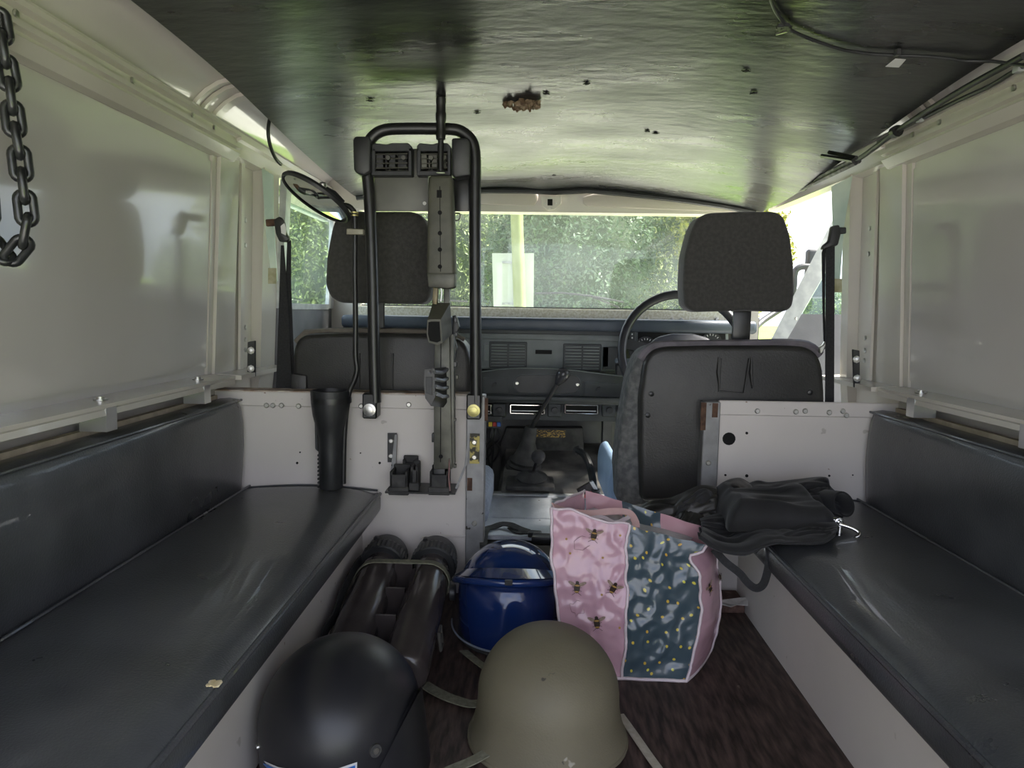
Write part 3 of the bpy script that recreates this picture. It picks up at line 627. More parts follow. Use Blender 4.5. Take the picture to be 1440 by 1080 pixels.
# instrument binnacle
MB().prism([U(a, b, y=2.33) for (a, b) in [(893, 500), (893, 466), (899, 459), (1016, 458), (1024, 463), (1026, 500)]], (0, .12, 0), .004, 2).build('binnacle', DASHL, da)
MB().prism([U(a, b, y=2.3285) for (a, b) in [(897, 468), (902, 463), (1014, 461), (1020, 465), (1021, 500), (897, 500)]], (0, -.002, 0)).build('instrument_face', DARK, da, smooth=0)
gm = mat('gauge_white', (.75, .75, .72), rough=.5)
for (gx, gy, gr) in ((908, 488, .033), (1000, 482, .033)):
    c = U(gx, gy, y=2.326); g = MB().lathe([(gr, 0), (gr, .003), (gr * .9, .003), (gr * .88, .001), (.0001, .001)], c, (0, -1, 0), 28).build('gauge', BLACKP, da)
    tk = MB()
    for k in range(15):
        a = math.radians(-40 + k * 20); d_ = Vector((math.cos(a), 0, math.sin(a))); tk.tube([c + d_ * gr * .68 + Vector((0, -.0015, 0)), c + d_ * gr * .85 + Vector((0, -.0015, 0))], .0011, 4)
    tk.build('gauge_ticks', gm, g); MB().tube([c + Vector((0, -.003, 0)), c + Vector((-.014, -.003, .014))], .0012, 4).build('needle', mat('needle_orange', (.8, .3, .05), rough=.5), g)
sl_ = MB()
for k in range(5): p = U(889, 470 + k * 5, y=2.318); sl_.cbox(p, (.004, .002, .005))
MB().prism([U(a, b, y=2.33) for (a, b) in [(884, 466), (893, 466), (893, 500), (884, 500)]], (0, -.01, 0), .002, 1).build('switch_strip', DASH, da); sl_.build('switch_marks', gm, da, smooth=0)

# ================================================================== STEERING WHEEL, LEVERS
sc = U(961, 496, y=2.19)
sw = thing('steering_wheel', 'black four-spoke steering wheel in front of the driver seat', 'steering wheel', tuple(sc))
tilt = Matrix.Rotation(math.radians(-18), 3, 'X'); RW = .181
def SW(r, a, d=0): return sc + tilt @ Vector((math.cos(a) * r, d, math.sin(a) * r))
WHEELM = mat('wheel_rim_plastic', (.030, .030, .034), (.045, .045, .05), rough=.35, nscale=20)
MB().tube([SW(RW, 2 * math.pi * k / 48) for k in range(48)], .0135, 12, closed=True, up=None).build('rim', WHEELM, sw, smooth=80)
MB().prism([SW(*pa) for pa in [(.10, math.radians(a)) if False else (math.hypot(x, z), math.atan2(z, x)) for (a, x, z) in [(0, -.098, .03), (0, -.075, .05), (0, -.03, .062), (0, .03, .062), (0, .075, .05), (0, .098, .03), (0, .085, -.05), (0, -.085, -.05)]]], tilt @ Vector((0, .035, 0)), .012, 3).build('hub_pad', mat('hub_grey', (.10, .10, .115), (.13, .13, .145), rough=.55, nscale=20), sw)
for a in (8, 172, 230, 310):
    t = math.radians(a); MB().ribbon([SW(.06, t, .02), SW(.12, t, .012), SW(RW, t)], .030, .012, tilt @ Vector((0, -1, 0))).build('spoke', WHEELM, sw)
MB().tube([sc + tilt @ Vector((0, .03, 0)), sc + tilt @ Vector((0, .17, -.02))], .035, 14).build('column', BLACKP, sw)
MB().tube([sc + tilt @ Vector((-.03, .06, -.0)), U(880, 508, y=2.26), U(866, 507, y=2.25)], [.009, .008, .007], 8).build('stalk', mat('stalk_grey', (.20, .24, .28), rough=.4), sw)
MB().box(*(lambda p, q: (p.x, q.x, 2.24, 2.29, q.z, p.z))(U(866, 512, y=2.26), U(885, 528, y=2.26)), .006, 2).build('switch_housing', BLACKP, sw)

g1 = thing('gear_lever', 'long gear lever with round knob and ribbed rubber gaiter', 'gear lever', tuple(U(736, 664, y=2.30)))
gb = U(736, 664, y=2.30); gt = U(747, 600, y=2.28); ax = gt - gb; L_ = ax.length
prof = [(.062, -.012), (.064, 0), (.056, .004), (.060, .012), (.052, .017), (.057, .025), (.048, .031), (.052, .040), (.042, .047), (.036, .060), (.028, .085), (.022, .100), (.021, L_ - .012), (.018, L_), (.0001, L_ + .001)]
MB().lathe(prof, gb, ax, 24).build('gaiter', RUBBER, g1, smooth=40)
kt = U(791, 528, y=2.24)
MB().tube([gt - ax * .05, gt + (kt - gt) * .3, kt], [.008, .0065, .006], 10).build('rod', BLACKM, g1)
ka = (kt - gt).normalized()
MB().lathe([(.0001, -.034), (.008, -.033), (.012, -.024), (.017, -.012), (.0205, .002), (.019, .013), (.013, .021), (.0001, .024)], kt, ka, 20).build('knob', mat('glossy_knob', (.05, .05, .055), rough=.12), g1, smooth=60)
g2 = thing('transfer_lever', 'short transfer lever with ball knob behind the gear lever', 'gear lever', tuple(U(748, 678, y=2.13)))
tb = U(748, 677, y=2.13); tk_ = U(757, 642, y=2.10)
MB().lathe([(.050, -.004), (.052, .006), (.044, .009), (.045, .016), (.036, .022), (.020, .026), (.014, .034), (.0001, .035)], tb, (0, -.25, 1), 26).build('boot', RUBBER, g2, smooth=40)
MB().tube([tb + Vector((0, 0, .02)), tk_], .005, 8).build('rod', BLACKM, g2)
MB().lathe([(.0001, -.021), (.010, -.019), (.0185, -.009), (.0205, 0), (.0185, .010), (.011, .018), (.0001, .0205)], tk_, (0, 0, 1), 20).build('knob', RUBBER, g2, smooth=70)
MB().box(tb.x - .075, tb.x + .065, 2.06, 2.20, tb.z - .012, tb.z + .002, .005, 2).build('base_pad', RUBBER, g2)
hb = thing('handbrake', 'black handbrake lever beside the driver seat', 'handbrake', tuple(U(842, 690, y=2.02)))
MB().tube(smoothpath([U(a, b, y=yy) for (a, b, yy) in [(812, 633, 2.16), (822, 640, 2.13), (829, 655, 2.09), (833, 672, 2.06), (836, 692, 2.02)]], 5), .0105, 10).build('handle', BLACKP, hb)
MB().lathe([(.0001, -.015), (.012, -.01), (.014, 0), (.010, .012), (.0001, .015)], U(813, 633, y=2.165), (.5, -.3, .5), 14).build('grip_end', RUBBER, hb)
gt_ = MB()
for k in range(5): c = U(838, 690 + k * 4, y=2.0 - k * .004); gt_.lathe([(.010, -.004), (.013, 0), (.010, .004)], c, (0, -.2, 1), 14)
gt_.build('gaiter', RUBBER, hb)
# chequer plate cubby covers between the seats
for (ya, yb_, lab) in ((1.70, 1.845, 'bright tread plate cover between the seats, behind the black belt'), (1.855, 2.085, 'bright tread plate cover between the seats, beside the gearbox tunnel')):
    t = thing('tread_plate', lab, 'plate', (.05, (ya + yb_) / 2, .112), 'tread plates between the seats')
    MB().box(U(683, 715, y=1.85).x, .285, ya, yb_, .112, .124, .002, 1).build('plate', CHECK, t, smooth=0)
    if yb_ > 2: MB().box(U(690, 700, y=2.085).x, .27, yb_ - .004, yb_ + .03, .112, .128, .003, 1).build('edge_strip', GALV, t, smooth=0)
# ================================================================== GUN RACK
YR = 1.612
gr = thing('gun_rack', 'black tubular gun rack with clamps on the white bulkhead', 'gun rack', tuple(U(597, 575, y=YR)))
path = [U(a, b, y=YR) for (a, b) in [(528, 566), (526, 500), (524, 400), (521, 310), (518, 260), (515, 230), (515, 212), (520, 198), (531, 187), (546, 182), (570, 181), (600, 181), (630, 181.5), (646, 184), (659, 193), (666, 206), (668, 225), (668, 260), (668, 330), (668.5, 420), (669, 500), (669.5, 566)]]
MB().tube(smoothpath(path, 4), .0128, 12).build('frame', BLACKM, gr, smooth=60)
for (px, py) in ((525, 573), (668, 574)):
    c = U(px, py, y=1.64); MB().box(c.x - .016, c.x + .016, 1.600, 1.6435, c.z - .020, c.z + .036, .003, 1).build('foot_bracket', BLACKM, gr, smooth=0)
    bo = MB().lathe([(.014, 0), (.014, .002), (.009, .003), (.009, .007), (.004, .008), (.0001, .008)], c + Vector((0, -.040, 0)), (0, -1, 0), 16).build('bolt', ZINC if px < 600 else BRASS, gr)
# clamp housing: side pads, back plate, two clamps
softp = lambda n, pxs, y, th, m, r=.003: MB().prism([U(a, b, y=y) for (a, b) in pxs], (0, th, 0), r, 2).build(n, m, gr, smooth=40)
softp('side_pad', [(496, 195), (500, 191), (519, 192), (521, 199), (521, 240), (512, 247), (500, 243), (497, 238)], 1.585, .05, BLACKP, .004)
softp('side_pad', [(635, 194), (658, 193), (661, 200), (661, 246), (640, 250), (635, 246)], 1.585, .05, BLACKP, .004)
softp('back_plate', [(518, 209), (636, 209), (636, 250), (518, 250)], 1.632, .006, OLIVEG, .001)
softp('lower_plate', [(526, 249), (602, 249), (602, 297), (526, 297)], 1.625, .004, mat('grey_olive_plate', (.14, .14, .12), (.18, .18, .155), rough=.45, nscale=12), .001)
softp('lower_plate', [(636, 250), (662, 250), (662, 297), (636, 297)], 1.625, .004, BLACKM, .001)
MB().lathe([(.004, 0), (.004, .001)], U(597, 286, y=1.6245), (0, -1, 0), 10).build('hole', mat('hole_pale', (.8, .8, .75), rough=.5), gr, smooth=0)
for (a, b) in ((522, 579), (586, 634)):
    m_ = MB(); P_ = lambda px, py, y=1.60: U(px, py, y=y)
    # frame of a clamp: top hook, bottom lip, sides
    for poly in ([(a, 205), (a + 4, 201), (a + 22, 203), (a + 28, 201), (b - 5, 201), (b, 206), (b, 213), (a, 213)], [(a, 240), (b, 240), (b, 247), (a, 247)], [(a, 208), (a + 6, 208), (a + 6, 243), (a, 243)], [(b - 5, 208), (b, 208), (b, 243), (b - 5, 243)]):
        m_.prism([P_(x, z) for (x, z) in poly], (0, .035, 0), .0015, 1)
    cl = m_.build('clamp', BLACKP, gr)
    j = MB(); w_ = b - a
    for k, (f0, f1) in enumerate(((.12, .30), (.34, .40), (.44, .60), (.66, .88))):
        j.prism([P_(a + w_ * x, z, 1.606 + .006 * (k % 2)) for (x, z) in ((f0, 216), (f1, 216), (f1, 237), (f0, 237))], (0, .03, 0), .001, 1)
    j.build('jaw', OLIVEG if a > 550 else BLACKM, cl)
    sp = MB(); 
    for k in range(4): sp.tube([P_(a + w_ * .1, 217 + k * 6.5, 1.603), P_(a + w_ * .9, 216 + k * 6.5, 1.603)], .0016, 6)
    for f in (.42, .8): sp.lathe([(.006, 0), (.005, .004), (.0001, .004)], P_(a + w_ * f, 222, 1.603), (0, -1, 0), 10)
    sp.build('spring_pins', OLIVEG, cl)
MB().tube(smoothpath([U(a, b, y=1.62) for (a, b) in [(641, 300), (647, 301), (646, 308), (641, 310), (639, 304)]], 4, closed=True), .0017, 6, closed=True).build('hook_ring', ZINC, gr)
# butt shelf bracket with two rubber cups
bs = thing('rifle_shelf', 'black steel rifle butt shelf with rubber cups below the rack', 'bracket', tuple(U(600, 697, y=1.6)))
p0 = U(541, 694, y=1.56); p1 = U(640, 694, y=1.56); zs = p0.z
MB().prism([Vector((p0.x, 1.562, zs)), Vector((p1.x, 1.562, zs)), Vector((p1.x, 1.6485, zs)), Vector((p0.x, 1.6485, zs))], (0, 0, .004)).build('shelf', BLACKM, bs, smooth=0)
MB().prism([U(a, b, y=1.645) for (a, b) in [(545, 609), (558, 609), (551, 650), (545, 650)]], (0, .004, 0)).build('strut', BLACKM, bs, smooth=0)
MB().prism([U(a, b, y=1.63) for (a, b) in [(555, 612), (558, 612), (556, 664), (549, 664)]], (0, .010, 0)).build('strut', STEEL, bs, smooth=0)
MB().prism([U(a, b, y=1.60) for (a, b) in [(659, 612), (657, 652), (652, 666), (643, 687), (640, 692), (640, 686), (653, 655)]], (0, .004, 0)).build('strut', STEEL, bs, smooth=0)
for py in (620, 641): inst('rivet', SCREW, bs, U(550, py, y=1.645), ROT_MY)
def cup(px0, px1, py0, py1, y0, y1):
    a = U(px0, py1, y=y0); b = U(px1, py0, y=y0); m_ = MB()
    m_.box(a.x, b.x, y0, y0 + .008, a.z, b.z - .008, .002, 2); m_.box(a.x - .003, b.x + .003, y0 - .003, y0 + .006, a.z, a.z + .018, .002, 1)
    m_.box(a.x, a.x + .006, y0, y1, a.z, b.z, .002, 1); m_.box(b.x - .006, b.x, y0, y1, a.z, b.z, .002, 1); m_.box(a.x, b.x, y1 - .006, y1, a.z, b.z + .006, .002, 1)
    return m_.build('rubber_cup', RUBBER, bs)
cup(548, 573, 663, 696, 1.567, 1.62); cup(577, 588, 656, 690, 1.575, 1.615); cup(566, 587, 646, 665, 1.625, 1.643); cup(604, 631, 663, 696, 1.567, 1.61)

# ================================================================== RIFLE (muzzle up)
rf = thing('rifle', 'olive and black bullpup rifle standing muzzle up in the rack', 'rifle', tuple(U(620, 694, y=1.585)))
YG = 1.575
def axis_px(py): return 618.5 + (py - 140) * .010
mz = lambda py, y=YG: U(axis_px(py), py, y=y)
k_ = YG / F
MB().lathe([(r * k_, mz(py).z - mz(243).z) for (r, py) in [(6.2, 243), (4.2, 241), (4.0, 197), (6.4, 196), (6.8, 190), (6.2, 186), (6.4, 172), (7.3, 168), (7.4, 160), (6.6, 158), (6.6, 146), (7.0, 144), (7.0, 138), (4, 138)]], mz(243), (0, 0, 1), 18).build('barrel', BLACKM, rf, smooth=30)
hp = lambda pxs, y, th, n, m, r=.003, sg=2: MB().prism([U(a, b, y=y) for (a, b) in pxs], (0, th, 0), r, sg).build(n, m, rf, smooth=40)
hg = hp([(602, 246), (636, 246), (640, 388), (599, 388)], 1.553, .046, 'handguard', OLIVE, .008, 3)
hp([(600, 384), (640, 384), (639, 404), (630, 406), (602, 404)], 1.552, .046, 'front_housing', OLIVEG, .003)
MB().tube([U(618.5, 262, y=1.5525), U(619.5, 382, y=1.5525)], .0007, 4).build('seam', DARK, hg)
hp([(614, 267), (621, 267), (621, 278), (614, 278)], 1.5522, .004, 'sling_slot', DARK, .001)
for py in (299, 328, 351, 375): MB().lathe([(.0045, 0), (.0045, .0012)], U(618.6, py, y=1.5531), (0, -1, 0), 14).build('vent_hole', DARK, hg, smooth=0)
hp([(609, 402), (616, 402), (614, 428), (608, 428)], 1.56, .02, 'gas_tube', mat('worn_brass_olive', (.16, .13, .07), (.26, .22, .14), rough=.4, metal=.3, nscale=30), .001)
hp([(624, 402), (632, 402), (632, 470), (624, 470)], 1.575, .02, 'receiver_bar', OLIVEG, .001)
MB().tube(smoothpath([U(a, b, y=1.565) for (a, b) in [(620, 404), (621, 412), (620, 424)]], 4), .0016, 6).build('trigger', ZINC, rf)
# pistol grip points at the viewer: tapered box from the receiver out to its hollow end
gpts_b = [(608, 428), (632, 426), (634, 445), (633, 470), (612, 470)]
fr_ = [U(a, b, y=1.525) for (a, b) in [(601, 450), (606, 449), (620, 449), (622, 482), (616, 485), (603, 482), (600, 470)]]
bk_ = [U(a, b, y=1.575) for (a, b) in [(608, 428), (612, 426), (633, 426), (636, 470), (630, 474), (614, 470), (609, 450)]]
m_ = MB(); n = 7; m_.add(fr_ + bk_, [list(range(n))[::-1], list(range(n, 2 * n))] + [[i, (i + 1) % n, n + (i + 1) % n, n + i] for i in range(n)])
gp = m_.build('pistol_grip', OLIVE, rf, smooth=30)
inn = [(fr_[i] - sum(fr_, Vector()) / n) * .82 + sum(fr_, Vector()) / n + Vector((0, -.0008, 0)) for i in range(n)]
MB().prism(inn, (0, .001, 0)).build('grip_hollow', DARK, gp, smooth=0)
hp([(611, 468), (632, 468), (634, 560), (636, 650), (636, 660), (610, 660), (610, 560)], 1.565, .045, 'receiver', OLIVEG, .002)
MB().tube([U(620, 470, y=1.5645), U(619.5, 650, y=1.5645)], .0009, 4).build('receiver_seam', DARK, rf)
hp([(633, 470), (638, 470), (639, 655), (635, 660), (633, 640)], 1.570, .03, 'top_rail', ZINC if False else OLIVEG, .001)
# magazine towards the viewer
fm = [U(a, b, y=1.500) for (a, b) in [(597, 520), (611, 518), (612, 558), (606, 571), (598, 560), (596, 540)]]
bm_ = [U(a, b, y=1.566) for (a, b) in [(611, 520), (628, 516), (629, 566), (624, 573), (613, 568), (610, 545)]]
n = 6; m_ = MB(); m_.add(fm + bm_, [list(range(n))[::-1], list(range(n, 2 * n))] + [[i, (i + 1) % n, n + (i + 1) % n, n + i] for i in range(n)])
mg = m_.build('magazine', BLACKM, rf, smooth=30)
for k in range(4):
    t = (k + .5) / 4; a0 = fm[1].lerp(fm[2], t); b0 = bm_[1].lerp(bm_[2], t)
    MB().tube([a0 + Vector((0, -.001, 0)), a0.lerp(b0, .5) + Vector((.003, 0, -.002)), b0 + Vector((.001, 0, .004))], .0042, 6).build('rib', mat('worn_grey_steel', (.16, .165, .17), (.24, .245, .25), rough=.35, metal=.5, nscale=40), mg)
MB().lathe([(.006, 0), (.006, .002), (.0035, .002), (.0001, .001)], U(604.5, 523, y=1.4995), (0, -1, 0), 12).build('magazine_button', BLACKM, mg)
MB().prism([U(a, b, y=1.4995) for (a, b) in [(599, 530), (608, 530), (608, 556), (599, 552)]], (0, -.0015, 0), .0005, 1).build('floor_plate', BLACKP, mg)
# sights, cocking handle and catches along the right side
hp([(636, 444), (641, 443), (644, 452), (646, 460), (642, 470), (640, 480), (643, 490), (638, 512), (635, 512)], 1.60, .02, 'carry_sight', BLACKP, .002)
for (px, py, s_) in ((641, 450, .007), (642, 470, .006), (640, 512, .008), (643, 530, .006), (639, 560, .005), (640, 590, .005), (638, 640, .006), (640, 655, .006)):
    c = U(px, py, y=1.578); MB().cbox(c, (s_, s_ * 1.6, s_ * 1.4), .001, 1).build('catch', BLACKM if py < 520 else OLIVEG, rf)
hp([(607, 610), (612, 610), (612, 622), (607, 622)], 1.57, .02, 'sling_stud', BLACKP, .001)
MB().lathe([(.0045, 0), (.0045, .001)], U(620, 642, y=1.5645), (0, -1, 0), 12).build('pin_hole', DARK, rf, smooth=0)
MB().tube([U(632, 645, y=1.562), U(631, 672, y=1.562), U(633, 690, y=1.562)], .0018, 6).build('red_mark', mat('faded_red', (.24, .10, .10), (.18, .15, .13), rough=.6, nscale=60), rf)
hp([(609.5, 650), (626, 650), (626, 692), (609.5, 692)], 1.578, .024, 'butt', BLACKP, .002)

# ================================================================== SEARCH MIRROR
sm = thing('search_mirror', 'round search mirror on a long black pole with torch handle', 'mirror', tuple(U(465, 688, y=1.60)))
mc = U(445, 278, y=1.60); nv = Vector((-.46, -.30, -.835)).normalized()
MB().lathe([(.074, -.004), (.080, -.006), (.083, 0), (.080, .006), (.076, .004)], mc, nv, 40, caps=False).build('mirror_rim', BLACKP, sm)
MB().lathe([(.0745, -.003), (.0745, .0025), (.06, .0035), (.03, .0045), (.0001, .005)], mc, nv, 40).build('mirror_glass', mat('mirror_silver', (.82, .85, .82), rough=.03, metal=1), sm, smooth=60)
MB().tube(smoothpath([U(a, b, y=1.60) for (a, b) in [(477, 290), (487, 289), (495, 294), (499, 308), (499, 380), (500, 450), (500, 500), (502, 518), (499, 533), (491, 552), (487, 580), (484, 620), (483, 680)]], 4), .0058, 10).build('pole', BLACKM, sm, smooth=60)
MB().tube([U(a, b, y=1.607) for (a, b) in [(453, 263), (470, 272), (482, 285)]], .006, 8).build('swivel', BLACKP, sm)
MB().lathe([(.009, -.004), (.009, .006), (.005, .010)], U(454, 263, y=1.605), (0, 0, 1), 12).build('swivel_nut', ZINC, sm)
MB().prism([U(a, b, y=1.59) for (a, b) in [(487, 321), (511, 322), (511, 330), (487, 330)]], (0, .014, 0), .0015, 1).build('clip', mat('aged_clip', (.28, .26, .20), (.4, .38, .3), rough=.5, metal=.4, nscale=40), sm)
for py in (300, 304): MB().lathe([(.008, 0), (.008, .003)], U(499, py, y=1.60), (0, 0, 1), 10).build('ferrule', BRASS, sm)
# torch strapped to the pole
tbm = U(466, 686, y=1.60); ttp = U(466, 549, y=1.60); kk = 1.60 / F
to = MB().lathe([(r * kk, U(466, py, y=1.6).z - tbm.z) for (r, py) in [(16, 686), (16.5, 685), (17.5, 640), (18, 615), (21, 600), (25, 585), (27.5, 566), (28, 554), (28, 549), (25, 548.5), (24.5, 556), (.01, 557)]], tbm, (0, 0, 1), 28, caps=True).build('torch', BLACKP, sm, smooth=40)
MB().lathe([(28.4 * kk, 0), (28.6 * kk, .006), (28.4 * kk, .012)], U(466, 566, y=1.6), (0, 0, 1), 28, caps=False).build('torch_ring', BLACKM, to)
ss = MB()
for k in range(9): c = U(448.5, 640 + k * 5.5, y=1.595); ss.cbox(c, (.005, .010, .005), .001, 1)
ss.build('grip_teeth', BLACKP, to)
MB().prism([U(a, b, y=1.590) for (a, b) in [(442, 592), (447, 600), (448, 636), (443, 632)]], (0, .018, 0), .002, 1).build('switch_guard', BLACKP, to)

# ================================================================== CHAIN
ch = thing('chain', 'black chain hanging in a loop from the roof rail', 'chain', tuple(U(8, 60, y=.93)))
lk = MB()
LL, LW, LR = .0195, .0118, .0052
ringp = []
for k in range(20):
    t = 2 * math.pi * k / 20; ringp.append(Vector((math.cos(t) * LW * .75, 0, math.sin(t) * LW * .75 + (LL - LW * .75 if math.sin(t) > 0 else -(LL - LW * .75)))))
lk.tube(ringp, LR, 8, closed=True)
LINK = protomesh(lk, mat('black_chain', (.012, .013, .013), (.03, .032, .032), rough=.3, nscale=50, coat=.3), 80)
cpx = smoothpath([Vector((p[0], p[1], 0)) for p in [(0, 36), (6, 75), (14, 125), (20, 175), (27, 215), (32, 260), (37, 300), (34, 330), (24, 353), (8, 358), (-6, 344), (-14, 310), (-18, 270), (-20, 230)]], 30)
P3 = [U(p.x, p.y, y=.93) for p in cpx]; acc = 0; last = P3[0]; step = .0276; nxt = 0; kidx = 0
for i in range(1, len(P3)):
    acc += (P3[i] - P3[i - 1]).length
    if acc >= nxt:
        d = (P3[min(i + 3, len(P3) - 1)] - P3[max(i - 3, 0)]).normalized()
        q = Vector((0, 0, -1)).rotation_difference(d).to_matrix() @ Matrix.Rotation(math.radians(35 + 90 * (kidx % 2)), 3, 'Z')
        inst('link', LINK, ch, P3[i], q); nxt += step; kidx += 1
MB().tube([U(0, 20, y=.93), U(1, 30, y=.93), U(2, 40, y=.93)], .004, 8).build('shackle', BLACKM, ch)

# ================================================================== CABLES UNDER THE ROOF
def cpt(px, py, off=.006):
    p = U(px, py, z=1.09)
    for _ in range(3): p = U(px, py, z=ceil_z(p.x, p.y) - off)
    return p
c1 = thing('ceiling_cable', 'thin black cable clipped across the black headlining', 'cable', tuple(cpt(1255, 78)))
MB().tube(smoothpath([cpt(a, b) for (a, b) in [(1083, -6), (1090, 14), (1104, 34), (1115, 44), (1145, 57), (1185, 70), (1225, 76), (1262, 78), (1310, 80), (1360, 86)]], 5) + [U(1395, 86, x=.728), U(1440, 92, x=.742), U(1470, 100, x=.748)], .0028, 7).build('wire', BLACKP, c1, smooth=60)
cb = MB(); c = cpt(1102, 38, .008)
for k in range(7): cb.cbox(c + Vector((random.uniform(-.008, .008), random.uniform(-.01, .01), 0)), (.010, .007, .006), .001, 1, Matrix.Rotation(random.uniform(0, 3), 3, 'Z'))
cb.build('connector', BLACKP, c1)
MB().cbox(cpt(1099, 46, .008), (.018, .003, .003), 0, 1, Matrix.Rotation(-.8, 3, 'Z')).build('clip', ZINC, c1)
MB().cbox(cpt(1262, 74, .006), (.007, .012, .010), .001, 1).build('tie', BLACKP, c1)
tg = MB().prism([cpt(a, b, .007) for (a, b) in [(1245, 94), (1259, 83), (1274, 84), (1264, 95)]], (0, 0, .0008)).build('paper_tag', mat('white_tag', (.72, .72, .70), rough=.7), c1, smooth=0)
tag(tg, 'small white paper tag')
c2 = thing('cable_bundle', 'taped black cable bundle along the roof edge above the driver door', 'cable', (.738, 1.6, 1.05))
EDG = [(1440, 78), (1400, 100), (1360, 122), (1320, 146), (1290, 165), (1260, 185), (1235, 204), (1205, 225), (1170, 242), (1130, 262), (1095, 276), (1066, 287)]
ep = []
for (a, b) in EDG:
    p = U(a, b, x=.738); ep.append(p)
ep = [Vector((.738, p.y, min(p.z, 1.072))) for p in ep]
MB().tube(smoothpath(ep, 4), .0055, 8).build('wire', BLACKP, c2, smooth=60)
MB().tube(smoothpath([U(a, b, x=.752) for (a, b) in [(1440, 92), (1420, 104), (1390, 122), (1350, 140), (1300, 165), (1270, 180), (1235, 200)]], 5), .004, 7).build('wire', BLACKP, c2, smooth=60)
bd = MB(); 
for k in range(3): bd.tube([e + Vector((.006 * math.cos(k * 2.1), 0, .006 * math.sin(k * 2.1) - .002)) for e in smoothpath(ep[7:], 4)], .005, 6)
bd.build('wire', mat('dusty_cable', (.05, .05, .05), (.16, .15, .14), rough=.6, nscale=60), c2, smooth=60)
for e in (ep[5], ep[9], ep[10]): MB().tube([e + Vector((0, -.008, 0)), e + Vector((0, .008, 0))], .012, 10).build('tape_band', BLACKM, c2)
bk = MB(); 
for k, (a, b, cc, d) in enumerate(((1166, 214, 1204, 222), (1156, 219, 1200, 226))): bk.tube([cpt(a, b, .008), cpt(cc, d, .008)], .0045, 6)
bk.build('bracket', BLACKM, c2)
MB().cbox(U(1294, 168, x=.748), (.010, .014, .010), .001, 1).build('clip', GALV, c2); MB().cbox(U(1433, 97, x=.752), (.012, .016, .010), .001, 1).build('clip', GALV, c2)
c3 = MB().tube(smoothpath([U(a, b, x=-.60) for (a, b) in [(398, 142), (388, 150), (380, 165), (377, 185), (380, 205), (387, 222), (395, 231)]], 5), .0042, 7).build('hanging_wire', BLACKP, smooth=60)
tag(c3, 'short black wire hanging from the headlining by the cream hoop', 'cable')

# ================================================================== TWIN CONTAINER TUBES
tc_ = thing('twin_tube_carrier', 'pair of joined black storage tubes strapped together on the floor', 'container', (-.25, 1.4, .0))
PLASG = mat('black_brown_plastic', (.046, .038, .037), (.066, .055, .053), rough=.17, nscale=15, bump=.12, bscale=60)
A = [Vector((-.202, 1.165, .046)), Vector((-.202, 1.60, .112))]; B = [Vector((-.311, 1.165, .046)), Vector((-.311, 1.60, .112))]
for (p, q) in (A, B):
    ax = (q - p); L_ = ax.length
    tb = MB().lathe([(.0001, -.001), (.030, 0), (.038, .006), (.041, .012), (.041, L_ - .10)], p, ax, 32).build('tube', PLASG, tc_, smooth=40)
    MB().lathe([(.034, L_ - .102), (.036, L_ - .06), (.036, L_ - .03)], p, ax, 32).build('neck', PLASG, tc_, smooth=40)
    cap_m = MB()
    pr_ = [(.044, L_ - .075), (.048, L_ - .072)]
    n = 64; vs = []; rings = [(.046, L_ - .072, 0), (.0505, L_ - .069, 1), (.0505, L_ - .040, 1), (.047, L_ - .037, 0), (.0455, L_ - .030, 0), (.0455, L_ - .008, 0), (.042, L_, 0), (.0001, L_ + .002, 0)]
    a_ = ax.normalized(); u_ = Vector((1, 0, 0)); w_ = a_.cross(u_)
    for (r, h, rib) in rings:
        for k in range(n):
            rr = r - (.0022 if rib and k % 2 else 0); t = 2 * math.pi * k / n; vs.append(p + a_ * h + (u_ * math.cos(t) + w_ * math.sin(t)) * rr)
    cap_m.add(vs, [[i * n + k, i * n + (k + 1) % n, (i + 1) * n + (k + 1) % n, (i + 1) * n + k] for i in range(len(rings) - 1) for k in range(n)] + [list(range(n))[::-1]])
    cap = cap_m.build('screw_cap', BLACKP, tc_, smooth=30)
    for t in (.6, 2.5, 4.2):
        c = p + a_ * (L_ - .016) + (u_ * math.cos(t) + w_ * math.sin(t)) * .0455; MB().cbox(c, (.010, .014, .008), .002, 1).build('cap_lug', BLACKP, cap)
for f in (.30, .52, .74):
    c0_, c1_ = A[0].lerp(A[1], f), B[0].lerp(B[1], f)
    MB().box(c1_.x + .036, c0_.x - .036, c0_.y - .003, c0_.y + .003, c0_.z - .036, c0_.z + .030).build('web', PLASG, tc_, smooth=0)
STRAP = mat('olive_webbing', (.17, .165, .115), (.24, .235, .17), rough=.85, nscale=120, bump=.4, bscale=500)
cA = A[0].lerp(A[1], .70); cB = B[0].lerp(B[1], .70)
sp = []
for k in range(9): t = math.radians(-40 + k * 16.5); sp.append(cA + Vector((math.cos(t) * .0435, 0, math.sin(t) * .0435)))
for k in range(9): t = math.radians(90 + k * 18); sp.append(cB + Vector((math.cos(t) * .0435, 0, math.sin(t) * .0435)))
nrm = [(p - (cA if i < 9 else cB)).normalized() for i, p in enumerate(sp)]
st = MB(); vs = []
st.ribbon(sp, .020, .002, nrm); st.build('strap', STRAP, tc_, smooth=30)
bk = A[0].lerp(A[1], .25) + Vector((.047, 0, .008))
bm2 = MB(); bm2.tube([bk + Vector((0, .015, .010)), bk + Vector((0, -.015, .010)), bk + Vector((.004, -.015, -.022)), bk + Vector((.004, .015, -.022))], .0028, 6, closed=True); bm2.tube([bk + Vector((.002, .012, -.004)), bk + Vector((.002, -.012, -.004))], .0028, 6)
bm2.build('buckle', mat('dull_buckle', (.10, .095, .085), rough=.45, metal=.4), tc_)
